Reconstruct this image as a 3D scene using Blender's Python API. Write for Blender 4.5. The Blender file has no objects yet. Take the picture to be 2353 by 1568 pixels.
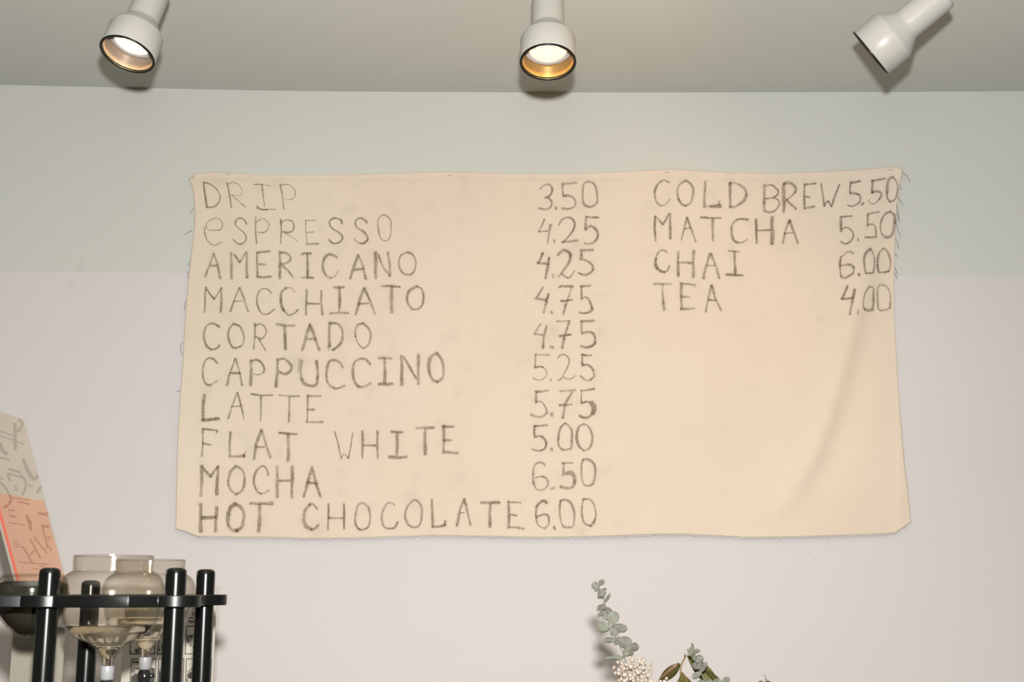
import bpy, bmesh, math, random
from mathutils import Vector, Matrix, Quaternion

# ------------------------------------------------------------------ camera, world, light, exposure
scene = bpy.context.scene
COL = scene.collection
W, H = 2353, 1568
KA = 0.58                        # overall reflectance level of the painted surfaces
LENS = 45.0
FPX = LENS / 36.0 * W
PITCH = math.radians(11.0)
DIST = 3.2                       # camera to back wall
CAM = Vector((0.0, -DIST, 1.5))
FWD = Vector((0, math.cos(PITCH), math.sin(PITCH)))
UP = Vector((0, -math.sin(PITCH), math.cos(PITCH)))

cam_data = bpy.data.cameras.new('camera')
cam_data.lens = LENS
cam_data.sensor_width = 36.0
cam_data.clip_start = 0.05
cam_data.dof.use_dof = True
cam_data.dof.focus_distance = 3.25
cam_data.dof.aperture_fstop = 15.0
cam = bpy.data.objects.new('camera', cam_data)
COL.objects.link(cam)
cam.location = CAM
cam.rotation_euler = (math.pi / 2 + PITCH, 0, 0)
scene.camera = cam

world = bpy.data.worlds.new('room_light')
scene.world = world
world.use_nodes = True
world.node_tree.nodes['Background'].inputs[0].default_value = (1.0, 0.96, 0.80, 1)
world.node_tree.nodes['Background'].inputs[1].default_value = 0.008 / KA

flash_data = bpy.data.lights.new('camera_flash', 'POINT')
flash_data.energy = 309 / KA
flash_data.color = (1.0, 0.985, 0.95)
flash_data.shadow_soft_size = 0.021
flash = bpy.data.objects.new('camera_flash', flash_data)
COL.objects.link(flash)
flash.location = (0.01, -DIST - 0.02, 1.5 + 0.135)

# added warm spot without a fixture, out of view at right, brightens the banner
added_spot_data = bpy.data.lights.new('added_banner_spot', 'SPOT')
added_spot_data.energy = 12 / KA
added_spot_data.color = (1.0, 0.80, 0.56)
added_spot_data.spot_size = math.radians(32)
added_spot_data.spot_blend = 1.0
added_spot_data.shadow_soft_size = 0.05
added_spot = bpy.data.objects.new('added_banner_spot', added_spot_data)
COL.objects.link(added_spot)
added_spot.location = (2.25, -1.75, 2.70)
added_spot.rotation_euler = (Vector((0.50, 0.0, 1.95)) - added_spot.location).to_track_quat('-Z', 'Y').to_euler()

vs = scene.view_settings
vs.view_transform = 'Standard'
vs.look = 'None'
vs.gamma = 1.0
vs.use_curve_mapping = False
vs.exposure = 0.0
scene.cycles.transparent_max_bounces = 32
scene.cycles.max_bounces = 14
scene.cycles.transmission_bounces = 12

rnd = random.Random(7)

# ------------------------------------------------------------------ helpers
def ray(px, py):
    return FWD + Vector((1, 0, 0)) * ((px - W / 2) / FPX) + UP * ((H / 2 - py) / FPX)

def at(px, py, Y):
    """point seen at a pixel of the photograph, Y metres in front of the camera (measured level)"""
    d = ray(px, py)
    return CAM + d * (Y / d.y)

def on_wall(px, py, off=0.0):
    return at(px, py, DIST - off)

def mpp(px, py, Y):
    d = ray(px, py)
    return (Y / d.y) / FPX

def mesh_obj(name, verts, faces, mat=None, parent=None, smooth=True, base=None):
    me = bpy.data.meshes.new(name)
    b = Vector(base) if base is not None else Vector((0, 0, 0))
    me.from_pydata([tuple(Vector(v) - b) for v in verts], [], faces)
    me.update()
    if mat is not None:
        for m in (mat if isinstance(mat, (list, tuple)) else [mat]):
            me.materials.append(m)
    if smooth:
        me.polygons.foreach_set('use_smooth', [True] * len(me.polygons))
    o = bpy.data.objects.new(name, me)
    COL.objects.link(o)
    if parent is not None:
        o.parent = parent
    return o

def empty(name, loc, label, cat, group=None):
    o = bpy.data.objects.new(name, None)
    o.empty_display_size = 0.05
    COL.objects.link(o)
    o.location = loc
    tag(o, label, cat, group)
    return o

def tag(o, label=None, cat=None, group=None, kind=None):
    if label: o['label'] = label
    if cat: o['category'] = cat
    if group: o['group'] = group
    if kind: o['kind'] = kind
    return o

class MB:
    """collects pieces of one mesh"""
    def __init__(s):
        s.v, s.f = [], []
    def add(s, vs_, fs):
        n = len(s.v)
        s.v += [Vector(p) for p in vs_]
        s.f += [tuple(i + n for i in f) for f in fs]
        return s
    def box(s, lo, hi):
        x0, y0, z0 = lo; x1, y1, z1 = hi
        return s.add([(x0, y0, z0), (x1, y0, z0), (x1, y1, z0), (x0, y1, z0), (x0, y0, z1), (x1, y0, z1), (x1, y1, z1), (x0, y1, z1)],
                     [(0, 3, 2, 1), (4, 5, 6, 7), (0, 1, 5, 4), (1, 2, 6, 5), (2, 3, 7, 6), (3, 0, 4, 7)])
    def lathe(s, prof, seg=48, mat=None, closed=False):
        """prof: (r, z) list, revolved about z"""
        vs_, fs = [], []
        n = len(prof)
        for (r, z) in prof:
            for k in range(seg):
                a = 2 * math.pi * k / seg
                p = Vector((r * math.cos(a), r * math.sin(a), z))
                vs_.append(mat @ p if mat is not None else p)
        m = n if closed else n - 1
        for i in range(m):
            j = (i + 1) % n
            for k in range(seg):
                l = (k + 1) % seg
                fs.append((i * seg + k, i * seg + l, j * seg + l, j * seg + k))
        return s.add(vs_, fs)
    def tube(s, pts, rad, seg=8):
        pts = [Vector(p) for p in pts]
        n = len(pts)
        rads = rad if isinstance(rad, (list, tuple)) else [rad] * n
        vs_, fs = [], []
        prev = None
        for i, p in enumerate(pts):
            t = (pts[min(i + 1, n - 1)] - pts[max(i - 1, 0)])
            if t.length < 1e-9: t = Vector((0, 0, 1))
            t.normalize()
            if prev is None:
                ref = Vector((0, 1, 0)) if abs(t.y) < 0.9 else Vector((1, 0, 0))
                u = t.cross(ref).normalized()
            else:
                u = (prev - t * prev.dot(t)).normalized()
            prev = u
            w = t.cross(u)
            for k in range(seg):
                a = 2 * math.pi * k / seg
                vs_.append(p + (u * math.cos(a) + w * math.sin(a)) * rads[i])
        for i in range(n - 1):
            for k in range(seg):
                l = (k + 1) % seg
                fs.append((i * seg + k, i * seg + l, (i + 1) * seg + l, (i + 1) * seg + k))
        fs.append(tuple(range(seg - 1, -1, -1)))
        fs.append(tuple((n - 1) * seg + k for k in range(seg)))
        return s.add(vs_, fs)
    def ball(s, c, r, seg=10, rings=7, squash=1.0):
        prof = []
        for i in range(rings + 1):
            a = -math.pi / 2 + math.pi * i / rings
            prof.append((max(1e-5, r * math.cos(a)), r * squash * math.sin(a)))
        return s.lathe(prof, seg, Matrix.Translation(Vector(c)))
    def build(s, name, mat=None, parent=None, smooth=True, base=None):
        return mesh_obj(name, s.v, s.f, mat, parent, smooth, base)

def autosmooth(o, ang=35):
    """split the shading where faces meet at more than ang degrees"""
    me = o.data
    bm = bmesh.new(); bm.from_mesh(me)
    bmesh.ops.recalc_face_normals(bm, faces=bm.faces)
    for e in bm.edges:
        if len(e.link_faces) == 2 and e.calc_face_angle(0) > math.radians(ang):
            e.smooth = False
    bm.to_mesh(me); bm.free()
    return o

def bevel(o, w, seg=3):
    m = o.modifiers.new('bevel', 'BEVEL'); m.width = w; m.segments = seg; m.limit_method = 'ANGLE'
    return o

def catmull(pts, closed=False, n=7):
    P = [Vector(p) for p in pts]
    if len(P) < 3: return P
    out = []
    m = len(P)
    for i in range(m - 1):
        p1, p2 = P[i], P[i + 1]
        p0 = P[i - 1] if i > 0 else (P[m - 2] if closed else p1 * 2 - p2)
        p3 = P[i + 2] if i + 2 < m else (P[1] if closed else p2 * 2 - p1)
        for k in range(n):
            t = k / n
            out.append(0.5 * ((2 * p1) + (p2 - p0) * t + (2 * p0 - 5 * p1 + 4 * p2 - p3) * t * t + (3 * p1 - p0 - 3 * p2 + p3) * t ** 3))
    out.append(P[-1])
    return out

def interp(pts, t):
    """pts sorted by first value"""
    if t <= pts[0][0]: return pts[0][1]
    for (a, va), (b, vb) in zip(pts, pts[1:]):
        if t <= b:
            return va + (vb - va) * (t - a) / (b - a)
    return pts[-1][1]

# ------------------------------------------------------------------ materials
def srgb(r, g, b):
    f = lambda c: (c / 255 / 12.92) if c <= 10.3 else ((c / 255 + 0.055) / 1.055) ** 2.4
    return (f(r), f(g), f(b), 1.0)

def new_mat(name):
    m = bpy.data.materials.new(name); m.use_nodes = True
    nt = m.node_tree
    return m, nt, nt.nodes['Principled BSDF']

def node(nt, kind, **kw):
    n = nt.nodes.new(kind)
    for k, v in kw.items():
        if k in n.inputs.keys(): n.inputs[k].default_value = v
        else: setattr(n, k, v)
    return n

def plain(name, col0, rough=0.6, metal=0.0, spec=0.5, noise=0.0, nscale=40, bump=0.0, bscale=300, sheen=0.0):
    col = (col0[0] * KA, col0[1] * KA, col0[2] * KA, 1)
    m, nt, p = new_mat(name)
    p.inputs['Roughness'].default_value = rough
    p.inputs['Metallic'].default_value = metal
    p.inputs['Specular IOR Level'].default_value = spec * 0.4
    p.inputs['Sheen Weight'].default_value = sheen
    tc = node(nt, 'ShaderNodeTexCoord')
    if noise > 0:
        n = node(nt, 'ShaderNodeTexNoise', Scale=nscale, Detail=4.0)
        nt.links.new(tc.outputs['Object'], n.inputs['Vector'])
        mr = node(nt, 'ShaderNodeMapRange')
        mr.inputs[1].default_value = 0.3; mr.inputs[2].default_value = 0.7
        mr.inputs[3].default_value = 1 - noise; mr.inputs[4].default_value = 1 + noise
        nt.links.new(n.outputs[0], mr.inputs[0])
        mx = node(nt, 'ShaderNodeMix', data_type='RGBA', blend_type='MULTIPLY')
        mx.inputs[0].default_value = 1.0
        mx.inputs[6].default_value = col
        cv = node(nt, 'ShaderNodeCombineColor')
        for i in range(3): nt.links.new(mr.outputs[0], cv.inputs[i])
        nt.links.new(cv.outputs[0], mx.inputs[7])
        nt.links.new(mx.outputs[2], p.inputs['Base Color'])
    else:
        p.inputs['Base Color'].default_value = col
    if bump > 0:
        n = node(nt, 'ShaderNodeTexNoise', Scale=bscale, Detail=3.0)
        nt.links.new(tc.outputs['Object'], n.inputs['Vector'])
        b = node(nt, 'ShaderNodeBump', Strength=bump, Distance=0.002)
        nt.links.new(n.outputs[0], b.inputs['Height'])
        nt.links.new(b.outputs[0], p.inputs['Normal'])
    return m

def thin_glass(name, tint, edge=0.75, rough=0.02, refl=0.35):
    """a thin clear wall: see-through with a fresnel reflection, denser where seen at a slant"""
    m = bpy.data.materials.new(name); m.use_nodes = True
    nt = m.node_tree; nt.nodes.clear()
    out = node(nt, 'ShaderNodeOutputMaterial')
    tr = node(nt, 'ShaderNodeBsdfTransparent')
    gl = node(nt, 'ShaderNodeBsdfGlossy', Roughness=rough)
    lw = node(nt, 'ShaderNodeLayerWeight', Blend=0.35)
    mx = node(nt, 'ShaderNodeMix', data_type='RGBA')
    mx.inputs[6].default_value = tint
    mx.inputs[7].default_value = (tint[0] * edge, tint[1] * edge * 0.97, tint[2] * edge * 0.9, 1)
    pw = node(nt, 'ShaderNodeMath', operation='POWER'); pw.inputs[1].default_value = 2.2
    nt.links.new(lw.outputs['Facing'], pw.inputs[0])
    nt.links.new(pw.outputs[0], mx.inputs[0])
    nt.links.new(mx.outputs[2], tr.inputs[0])
    p4 = node(nt, 'ShaderNodeMath', operation='POWER'); p4.inputs[1].default_value = 4.0
    nt.links.new(lw.outputs['Facing'], p4.inputs[0])
    fr = node(nt, 'ShaderNodeMapRange'); fr.inputs[3].default_value = 0.03; fr.inputs[4].default_value = refl
    nt.links.new(p4.outputs[0], fr.inputs[0])
    ms = node(nt, 'ShaderNodeMixShader')
    nt.links.new(fr.outputs[0], ms.inputs[0]); nt.links.new(tr.outputs[0], ms.inputs[1]); nt.links.new(gl.outputs[0], ms.inputs[2])
    nt.links.new(ms.outputs[0], out.inputs[0])
    return m

M = {}
M['wall_white'] = plain('white_wall_paint', (0.735, 0.69, 0.685, 1), 0.55, spec=0.18, noise=0.012, nscale=2.5, bump=0.05, bscale=160)
M['wall_sage'] = plain('sage_wall_paint', (0.668, 0.674, 0.624, 1), 0.6, spec=0.18, noise=0.012, nscale=2.5, bump=0.05, bscale=160)
M['ceiling'] = plain('ceiling_paint', (0.825, 0.84, 0.775, 1), 0.7, spec=0.2, noise=0.02, nscale=1.8, bump=0.05, bscale=160)
M['side_wall'] = plain('grey_green_side_wall', (0.24, 0.225, 0.185, 1), 0.7, spec=0.2)
M['floor'] = plain('floor_boards', (0.09, 0.06, 0.038, 1), 0.5, noise=0.15, nscale=6)
M['counter'] = plain('counter_wood', (0.09, 0.055, 0.03, 1), 0.45, noise=0.15, nscale=9)
M['lamp_white'] = plain('lamp_white_enamel', (0.50, 0.48, 0.445, 1), 0.32, spec=0.4)
M['lamp_black'] = plain('lamp_black_rim', (0.012, 0.013, 0.010, 1), 0.25)
M['lamp_dark'] = plain('lamp_inner_shell', (0.03, 0.04, 0.03, 1), 0.4)
M['baffle_beige'] = plain('baffle_beige_metal', (0.50, 0.38, 0.28, 1), 0.35, metal=0.35)
M['baffle_warm_lit'] = plain('baffle_metal_warm_lit', (0.58, 0.33, 0.11, 1), 0.35, metal=0.4)  # gold look under the warm bulb is put into the metal's colour
M['bulb_ring'] = plain('bulb_white_ring', (0.60, 0.57, 0.54, 1), 0.3)
M['black_post'] = plain('black_lacquer', (0.003, 0.0035, 0.003, 1), 0.23, spec=0.42)
M['black_board'] = plain('black_lacquer_board', (0.003, 0.0035, 0.0035, 1), 0.33, spec=0.5)
M['white_plastic'] = plain('white_plastic_collar', (0.26, 0.26, 0.265, 1), 0.4)
M['black_valve'] = plain('black_valve', (0.012, 0.012, 0.012, 1), 0.12, spec=1.4)
M['coffee'] = plain('ground_coffee', (0.020, 0.021, 0.015, 1), 0.9, spec=0.1, noise=0.3, nscale=300)
M['globe'] = thin_glass('clear_globe_glass', (0.955, 0.940, 0.912, 1), 0.66, rough=0.09, refl=0.5)
M['acrylic'] = thin_glass('clear_acrylic', (0.98, 0.977, 0.965, 1), 0.9)
M['paper_white'] = plain('white_paper', (0.48, 0.44, 0.38, 1), 0.8, noise=0.02)
M['paper_card'] = plain('grey_white_card', (0.33, 0.31, 0.27, 1), 0.8, noise=0.02)
M['paper_pink'] = plain('coral_pink_paper', (0.40, 0.232, 0.160, 1), 0.75, noise=0.03, nscale=15)
M['paper_pink_edge'] = plain('coral_paper_edge', (0.54, 0.12, 0.083, 1), 0.6)
M['paper_grey'] = plain('greyish_tracing_paper', (0.345, 0.298, 0.245, 1), 0.7, noise=0.03, nscale=15)
M['ink'] = plain('black_ink', (0.02, 0.018, 0.014, 1), 0.7)
M['pencil'] = plain('grey_pencil', (0.25, 0.218, 0.178, 1), 0.8)
M['pencil_pink'] = plain('brown_pencil', (0.30, 0.145, 0.095, 1), 0.8)
M['stem_tan'] = plain('tan_twig', (0.19, 0.115, 0.04, 1), 0.6)
M['stem_grey'] = plain('grey_brown_stem', (0.14, 0.13, 0.105, 1), 0.6)
M['euca'] = plain('eucalyptus_leaf', (0.152, 0.157, 0.122, 1), 0.55, noise=0.16, nscale=60, spec=0.35)
M['euca_grey'] = plain('eucalyptus_leaf_greyer', (0.142, 0.137, 0.113, 1), 0.55, noise=0.16, nscale=60, spec=0.35)
M['olive'] = plain('olive_leaf', (0.036, 0.034, 0.007, 1), 0.6, spec=0.2, noise=0.3, nscale=45)
M['olive_light'] = plain('olive_leaf_lighter', (0.088, 0.082, 0.02, 1), 0.6, spec=0.2, noise=0.3, nscale=45)
M['leaf_brown'] = plain('leaf_brown_edge', (0.125, 0.07, 0.028, 1), 0.5, noise=0.3, nscale=60)
M['berry'] = plain('cream_berry', (0.42, 0.348, 0.285, 1), 0.6, noise=0.06, nscale=120)
M['berry_dark'] = plain('dry_brown_bud', (0.06, 0.035, 0.014, 1), 0.6)
M['vase'] = plain('stoneware_vase', (0.45, 0.42, 0.37, 1), 0.5)
M['thread'] = plain('cotton_thread', (0.72, 0.60, 0.46, 1), 0.8)
M['thread_dark'] = plain('cotton_thread_dark', (0.22, 0.19, 0.14, 1), 0.8)
M['fringe'] = plain('cotton_fringe', (0.92, 0.84, 0.74, 1), 0.8)
M['staple'] = plain('staple_steel', (0.34, 0.28, 0.21, 1), 0.4, metal=0.6)

def bulb_mat(name, col, strength):
    m, nt, p = new_mat(name)
    p.inputs['Base Color'].default_value = (0.20, 0.195, 0.185, 1)
    p.inputs['Roughness'].default_value = 0.25
    p.inputs['Emission Color'].default_value = col
    p.inputs['Emission Strength'].default_value = strength
    return m
M['bulb_left'] = bulb_mat('bulb_glow_white', (1.0, 0.93, 0.84, 1), 0.95)
M['bulb_mid'] = bulb_mat('bulb_glow_warm', (1.0, 0.86, 0.62, 1), 1.0)

# water in the globe
m, nt, p = new_mat('clear_water')
p.inputs['Base Color'].default_value = (0.93, 0.90, 0.82, 1)
p.inputs['Roughness'].default_value = 0.0
p.inputs['IOR'].default_value = 1.2
p.inputs['Transmission Weight'].default_value = 1.0
M['water'] = m

# canvas: woven cotton, a little light passes through
m, nt, p = new_mat('cotton_canvas')
tc = node(nt, 'ShaderNodeTexCoord')
n1 = node(nt, 'ShaderNodeTexNoise', Scale=3.0, Detail=5.0)
n2 = node(nt, 'ShaderNodeTexNoise', Scale=900.0, Detail=1.0)
n3 = node(nt, 'ShaderNodeTexNoise', Scale=17.0, Detail=3.0)
for n in (n1, n2, n3): nt.links.new(tc.outputs['Object'], n.inputs['Vector'])
cr = node(nt, 'ShaderNodeValToRGB')
cr.color_ramp.elements[0].position = 0.3; cr.color_ramp.elements[0].color = (0.84 * KA, 0.705 * KA, 0.570 * KA, 1)
cr.color_ramp.elements[1].position = 0.7; cr.color_ramp.elements[1].color = (0.88 * KA, 0.745 * KA, 0.610 * KA, 1)
nt.links.new(n1.outputs[0], cr.inputs[0])
# faint rubbed charcoal dust
dust = node(nt, 'ShaderNodeMapRange'); dust.inputs[1].default_value = 0.54; dust.inputs[2].default_value = 0.80; dust.inputs[3].default_value = 1.0; dust.inputs[4].default_value = 0.90
nt.links.new(n3.outputs[0], dust.inputs[0])
at_ = node(nt, 'ShaderNodeAttribute', attribute_name='dust')
mixd = node(nt, 'ShaderNodeMix', data_type='FLOAT'); mixd.inputs[2].default_value = 1.0
nt.links.new(at_.outputs['Fac'], mixd.inputs[0]); nt.links.new(dust.outputs[0], mixd.inputs[3])
mul = node(nt, 'ShaderNodeVectorMath', operation='SCALE')
nt.links.new(cr.outputs[0], mul.inputs[0]); nt.links.new(mixd.outputs[0], mul.inputs['Scale'])
nt.links.new(mul.outputs[0], p.inputs['Base Color'])
p.inputs['Roughness'].default_value = 0.85
p.inputs['Specular IOR Level'].default_value = 0.15
b = node(nt, 'ShaderNodeBump', Strength=0.12, Distance=0.001)
nt.links.new(n2.outputs[0], b.inputs['Height']); nt.links.new(b.outputs[0], p.inputs['Normal'])
trl = node(nt, 'ShaderNodeBsdfTranslucent'); nt.links.new(mul.outputs[0], trl.inputs[0])
ms = node(nt, 'ShaderNodeMixShader'); ms.inputs[0].default_value = 0.05
out = nt.nodes['Material Output']
nt.links.new(p.outputs[0], ms.inputs[1]); nt.links.new(trl.outputs[0], ms.inputs[2]); nt.links.new(ms.outputs[0], out.inputs[0])
M['canvas'] = m

# charcoal: dry strokes that catch on the weave, grain breaks them up
m = bpy.data.materials.new('charcoal'); m.use_nodes = True
nt = m.node_tree; nt.nodes.clear()
out = node(nt, 'ShaderNodeOutputMaterial')
df = node(nt, 'ShaderNodeBsdfDiffuse'); df.inputs[0].default_value = (0.165 * KA, 0.100 * KA, 0.048 * KA, 1)
tr = node(nt, 'ShaderNodeBsdfTransparent')
ms = node(nt, 'ShaderNodeMixShader')
at1 = node(nt, 'ShaderNodeAttribute', attribute_name='stroke')     # x: across 0..1, y: strength, z: grain amount
sp = node(nt, 'ShaderNodeSeparateXYZ'); nt.links.new(at1.outputs['Vector'], sp.inputs[0])
tc = node(nt, 'ShaderNodeTexCoord')
ng = node(nt, 'ShaderNodeTexNoise', Scale=620.0, Detail=2.0, Roughness=0.7)
nl = node(nt, 'ShaderNodeTexNoise', Scale=75.0, Detail=3.0)
for n in (ng, nl): nt.links.new(tc.outputs['Object'], n.inputs['Vector'])
g = node(nt, 'ShaderNodeMapRange'); g.inputs[1].default_value = 0.32; g.inputs[2].default_value = 0.70; g.inputs[3].default_value = 0.14; g.inputs[4].default_value = 1.0
nt.links.new(ng.outputs[0], g.inputs[0])
l = node(nt, 'ShaderNodeMapRange'); l.inputs[1].default_value = 0.3; l.inputs[2].default_value = 0.7; l.inputs[3].default_value = 0.65; l.inputs[4].default_value = 1.25
nt.links.new(nl.outputs[0], l.inputs[0])
gm = node(nt, 'ShaderNodeMix', data_type='FLOAT'); gm.inputs[2].default_value = 0.55
nt.links.new(sp.outputs[2], gm.inputs[0]); nt.links.new(g.outputs[0], gm.inputs[3])
# edge: 1 in the middle, 0 at the border, roughened by the grain
e1 = node(nt, 'ShaderNodeMath', operation='ADD'); 
jn = node(nt, 'ShaderNodeMapRange'); jn.inputs[1].default_value = 0.3; jn.inputs[2].default_value = 0.7; jn.inputs[3].default_value = -0.35; jn.inputs[4].default_value = 0.35
nt.links.new(ng.outputs[0], jn.inputs[0])
nt.links.new(sp.outputs[0], e1.inputs[0]); nt.links.new(jn.outputs[0], e1.inputs[1])
es = node(nt, 'ShaderNodeMapRange', interpolation_type='SMOOTHSTEP'); es.inputs[1].default_value = 0.10; es.inputs[2].default_value = 0.75
nt.links.new(e1.outputs[0], es.inputs[0])
hz = node(nt, 'ShaderNodeMix', data_type='FLOAT')                 # soft haze uses the plain edge
nt.links.new(sp.outputs[2], hz.inputs[0]); nt.links.new(sp.outputs[0], hz.inputs[2]); nt.links.new(es.outputs[0], hz.inputs[3])
a1 = node(nt, 'ShaderNodeMath', operation='MULTIPLY'); nt.links.new(hz.outputs[0], a1.inputs[0]); nt.links.new(gm.outputs[0], a1.inputs[1])
a2 = node(nt, 'ShaderNodeMath', operation='MULTIPLY'); nt.links.new(a1.outputs[0], a2.inputs[0]); nt.links.new(sp.outputs[1], a2.inputs[1])
a3 = node(nt, 'ShaderNodeMath', operation='MULTIPLY', use_clamp=True); nt.links.new(a2.outputs[0], a3.inputs[0]); nt.links.new(l.outputs[0], a3.inputs[1])
nt.links.new(a3.outputs[0], ms.inputs[0]); nt.links.new(tr.outputs[0], ms.inputs[1]); nt.links.new(df.outputs[0], ms.inputs[2])
nt.links.new(ms.outputs[0], out.inputs[0])
M['charcoal'] = m

# printed ink drawing: blotches of black on paper
m, nt, p = new_mat('printed_drawing')
tc = node(nt, 'ShaderNodeTexCoord')
n = node(nt, 'ShaderNodeTexNoise', Scale=42.0, Detail=4.0, Distortion=1.2)
nt.links.new(tc.outputs['Object'], n.inputs['Vector'])
cr = node(nt, 'ShaderNodeValToRGB')
cr.color_ramp.elements[0].position = 0.44; cr.color_ramp.elements[0].color = (0.025, 0.022, 0.018, 1)
cr.color_ramp.elements[1].position = 0.53; cr.color_ramp.elements[1].color = (0.48 * KA, 0.44 * KA, 0.38 * KA, 1)
nt.links.new(n.outputs[0], cr.inputs[0]); nt.links.new(cr.outputs[0], p.inputs['Base Color'])
p.inputs['Roughness'].default_value = 0.8
M['drawing'] = m

# ------------------------------------------------------------------ room
def scuffed(src, name, marks):
    """the wall paint with a few faint scuffs: (px, py, half width, half height, strength)"""
    m = src.copy(); m.name = name
    nt = m.node_tree; p = nt.nodes['Principled BSDF']
    link = p.inputs['Base Color'].links[0]; cur = link.from_socket
    tc = node(nt, 'ShaderNodeTexCoord')
    for (px, py, w, h, k) in marks:
        c = on_wall(px, py); u = mpp(px, py, DIST)
        mp = node(nt, 'ShaderNodeVectorMath', operation='SUBTRACT'); mp.inputs[1].default_value = (c.x, 0, c.z)
        nt.links.new(tc.outputs['Object'], mp.inputs[0])
        sc = node(nt, 'ShaderNodeVectorMath', operation='MULTIPLY'); sc.inputs[1].default_value = (1 / (w * u), 0, 1 / (h * u))
        nt.links.new(mp.outputs[0], sc.inputs[0])
        ln = node(nt, 'ShaderNodeVectorMath', operation='LENGTH'); nt.links.new(sc.outputs[0], ln.inputs[0])
        mr = node(nt, 'ShaderNodeMapRange', interpolation_type='SMOOTHSTEP'); mr.inputs[1].default_value = 0.2; mr.inputs[2].default_value = 1.0; mr.inputs[3].default_value = 1 - k; mr.inputs[4].default_value = 1.0
        nt.links.new(ln.outputs['Value'], mr.inputs[0])
        ml = node(nt, 'ShaderNodeVectorMath', operation='SCALE')
        nt.links.new(cur, ml.inputs[0]); nt.links.new(mr.outputs[0], ml.inputs['Scale'])
        cur = ml.outputs[0]
    nt.links.new(cur, p.inputs['Base Color'])
    return m
M['wall_sage_back'] = scuffed(M['wall_sage'], 'sage_wall_paint_scuffed', [(186, 612, 9, 30, 0.06), (458, 352, 9, 5, 0.08), (377, 219, 1.5, 1.5, 0.5), (385, 290, 1.5, 1.5, 0.4)])
M['wall_white_back'] = scuffed(M['wall_white'], 'white_wall_paint_scuffed', [(163, 653, 8, 18, 0.07), (1858, 1270, 1.8, 1.8, 0.6)])
CEIL_PX = [(-1200, 178), (0, 195), (200, 199.5), (400, 204), (600, 208), (800, 210.5), (1000, 211.5), (1200, 212.5), (1500, 212.5), (1800, 212), (2050, 211.5), (2353, 209.5), (3600, 202)]
SEAM_PX = [(-1200, 617), (0, 625), (430, 627.5), (1200, 631.5), (2060, 636), (2353, 637), (3600, 641)]
xs = list(range(-1200, 3601, 50))
top = [on_wall(x, interp(CEIL_PX, x)) for x in xs]
seam = [on_wall(x, interp(SEAM_PX, x)) for x in xs]
v, f = [], []
for a, b_ in zip(top, seam):
    v += [(a.x, 0, a.z), (b_.x, 0, b_.z), (b_.x, 0, 0.0)]
me_faces, mats_ = [], []
for i in range(len(xs) - 1):
    k = 3 * i
    me_faces.append((k, k + 1, k + 4, k + 3)); mats_.append(0)
    me_faces.append((k + 1, k + 2, k + 5, k + 4)); mats_.append(1)
# depth behind
n0 = len(v)
v += [(p.x, p.y + 0.12, p.z) for p in [Vector(q) for q in (v[0], v[2], v[-3], v[-1])]]
me_faces.append((n0, n0 + 2, n0 + 3, n0 + 1)); mats_.append(1)
o = mesh_obj('wall_back', v, me_faces, [M['wall_sage_back'], M['wall_white_back']], smooth=False)
o.data.polygons.foreach_set('material_index', mats_)
tag(o, 'back wall painted sage green above and white below', kind='structure')

v, f = [], []
YF = -5.2
for a in top:
    v += [(a.x, 0.0, a.z), (a.x, YF, a.z), (a.x, 0.0, a.z + 0.12), (a.x, YF, a.z + 0.12)]
for i in range(len(top) - 1):
    k = 4 * i
    f += [(k, k + 1, k + 5, k + 4), (k + 2, k + 6, k + 7, k + 3)]
o = mesh_obj('ceiling', v, f, M['ceiling'], smooth=False)
tag(o, 'plain greyish sage ceiling', kind='structure')
xl, xr = top[0].x, top[-1].x
for nm, x0, x1 in (('wall_left', xl - 0.12, xl), ('wall_right', xr, xr + 0.12)):
    o = MB().box((x0, YF, 0.0), (x1, 0.12, 2.95)).build(nm, M['side_wall'], smooth=False)
    tag(o, 'side wall outside the view', kind='structure')
o = MB().box((xl, YF, -0.1), (xr, 0.0, 0.0)).build('floor', M['floor'], smooth=False)
tag(o, 'floor', kind='structure')
CT = 0.95
mb = MB().box((-1.5, -1.85, CT - 0.04), (1.5, -0.70, CT)).box((-1.46, -1.80, 0.0), (1.46, -0.74, CT - 0.04))
o = mb.build('counter', M['counter'], smooth=False)
tag(o, 'cafe counter below the view', kind='structure')

# ------------------------------------------------------------------ cloth menu banner
TOPE = [(433.6,414),(436,411),(442,406.5),(451,398),(484,395.6),(520.6,396.3),(564.5,400.3),(619,401.8),(729,402),(838.6,400.3),(919,397.8),(970,395.6),(1036,394),(1094,396.3),(1167.5,398.5),(1260,399),(1313,399),(1386,396.3),(1459,392.7),(1543.4,388.3),(1587,391.2),(1678.6,396.3),(1788,397.4),(1898,394),(1989,388.3),(2037,384.3),(2062,383.2),(2070,386),(2075,393.8)]
BOTE = [(402.8,1215.5),(426.5,1222.5),(450,1232.5),(499.6,1233.4),(572.7,1234.8),(664,1235.6),(700.7,1237.7),(755.5,1237),(828.6,1236),(920,1233.4),(993,1230.4),(1084.5,1232),(1194,1234.5),(1240,1235),(1331,1234),(1423,1231),(1514,1227.5),(1569,1227.5),(1642,1231),(1715,1235),(1825,1234),(1934,1230.4),(2026,1227.5),(2057,1224.6),(2073,1214.7),(2093.5,1200)]
LEFE = [(414,433.6),(422,438.5),(432,442.5),(462,446),(517,447),(550,443.5),(599,437.6),(654,432),(709,426.6),(764,423),(841,419),(907,414),(1011,407.5),(1093,406),(1192,404),(1215.5,402.8)]
RIGE = [(393.8,2075),(404,2074),(424,2066.6),(479,2061),(523,2058),(599,2056),(654,2054.5),(736.6,2055.7),(808,2059.5),(901,2065),(972,2070.5),(1066,2079),(1131.5,2087),(1192,2092.4),(1200,2093.5)]

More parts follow.
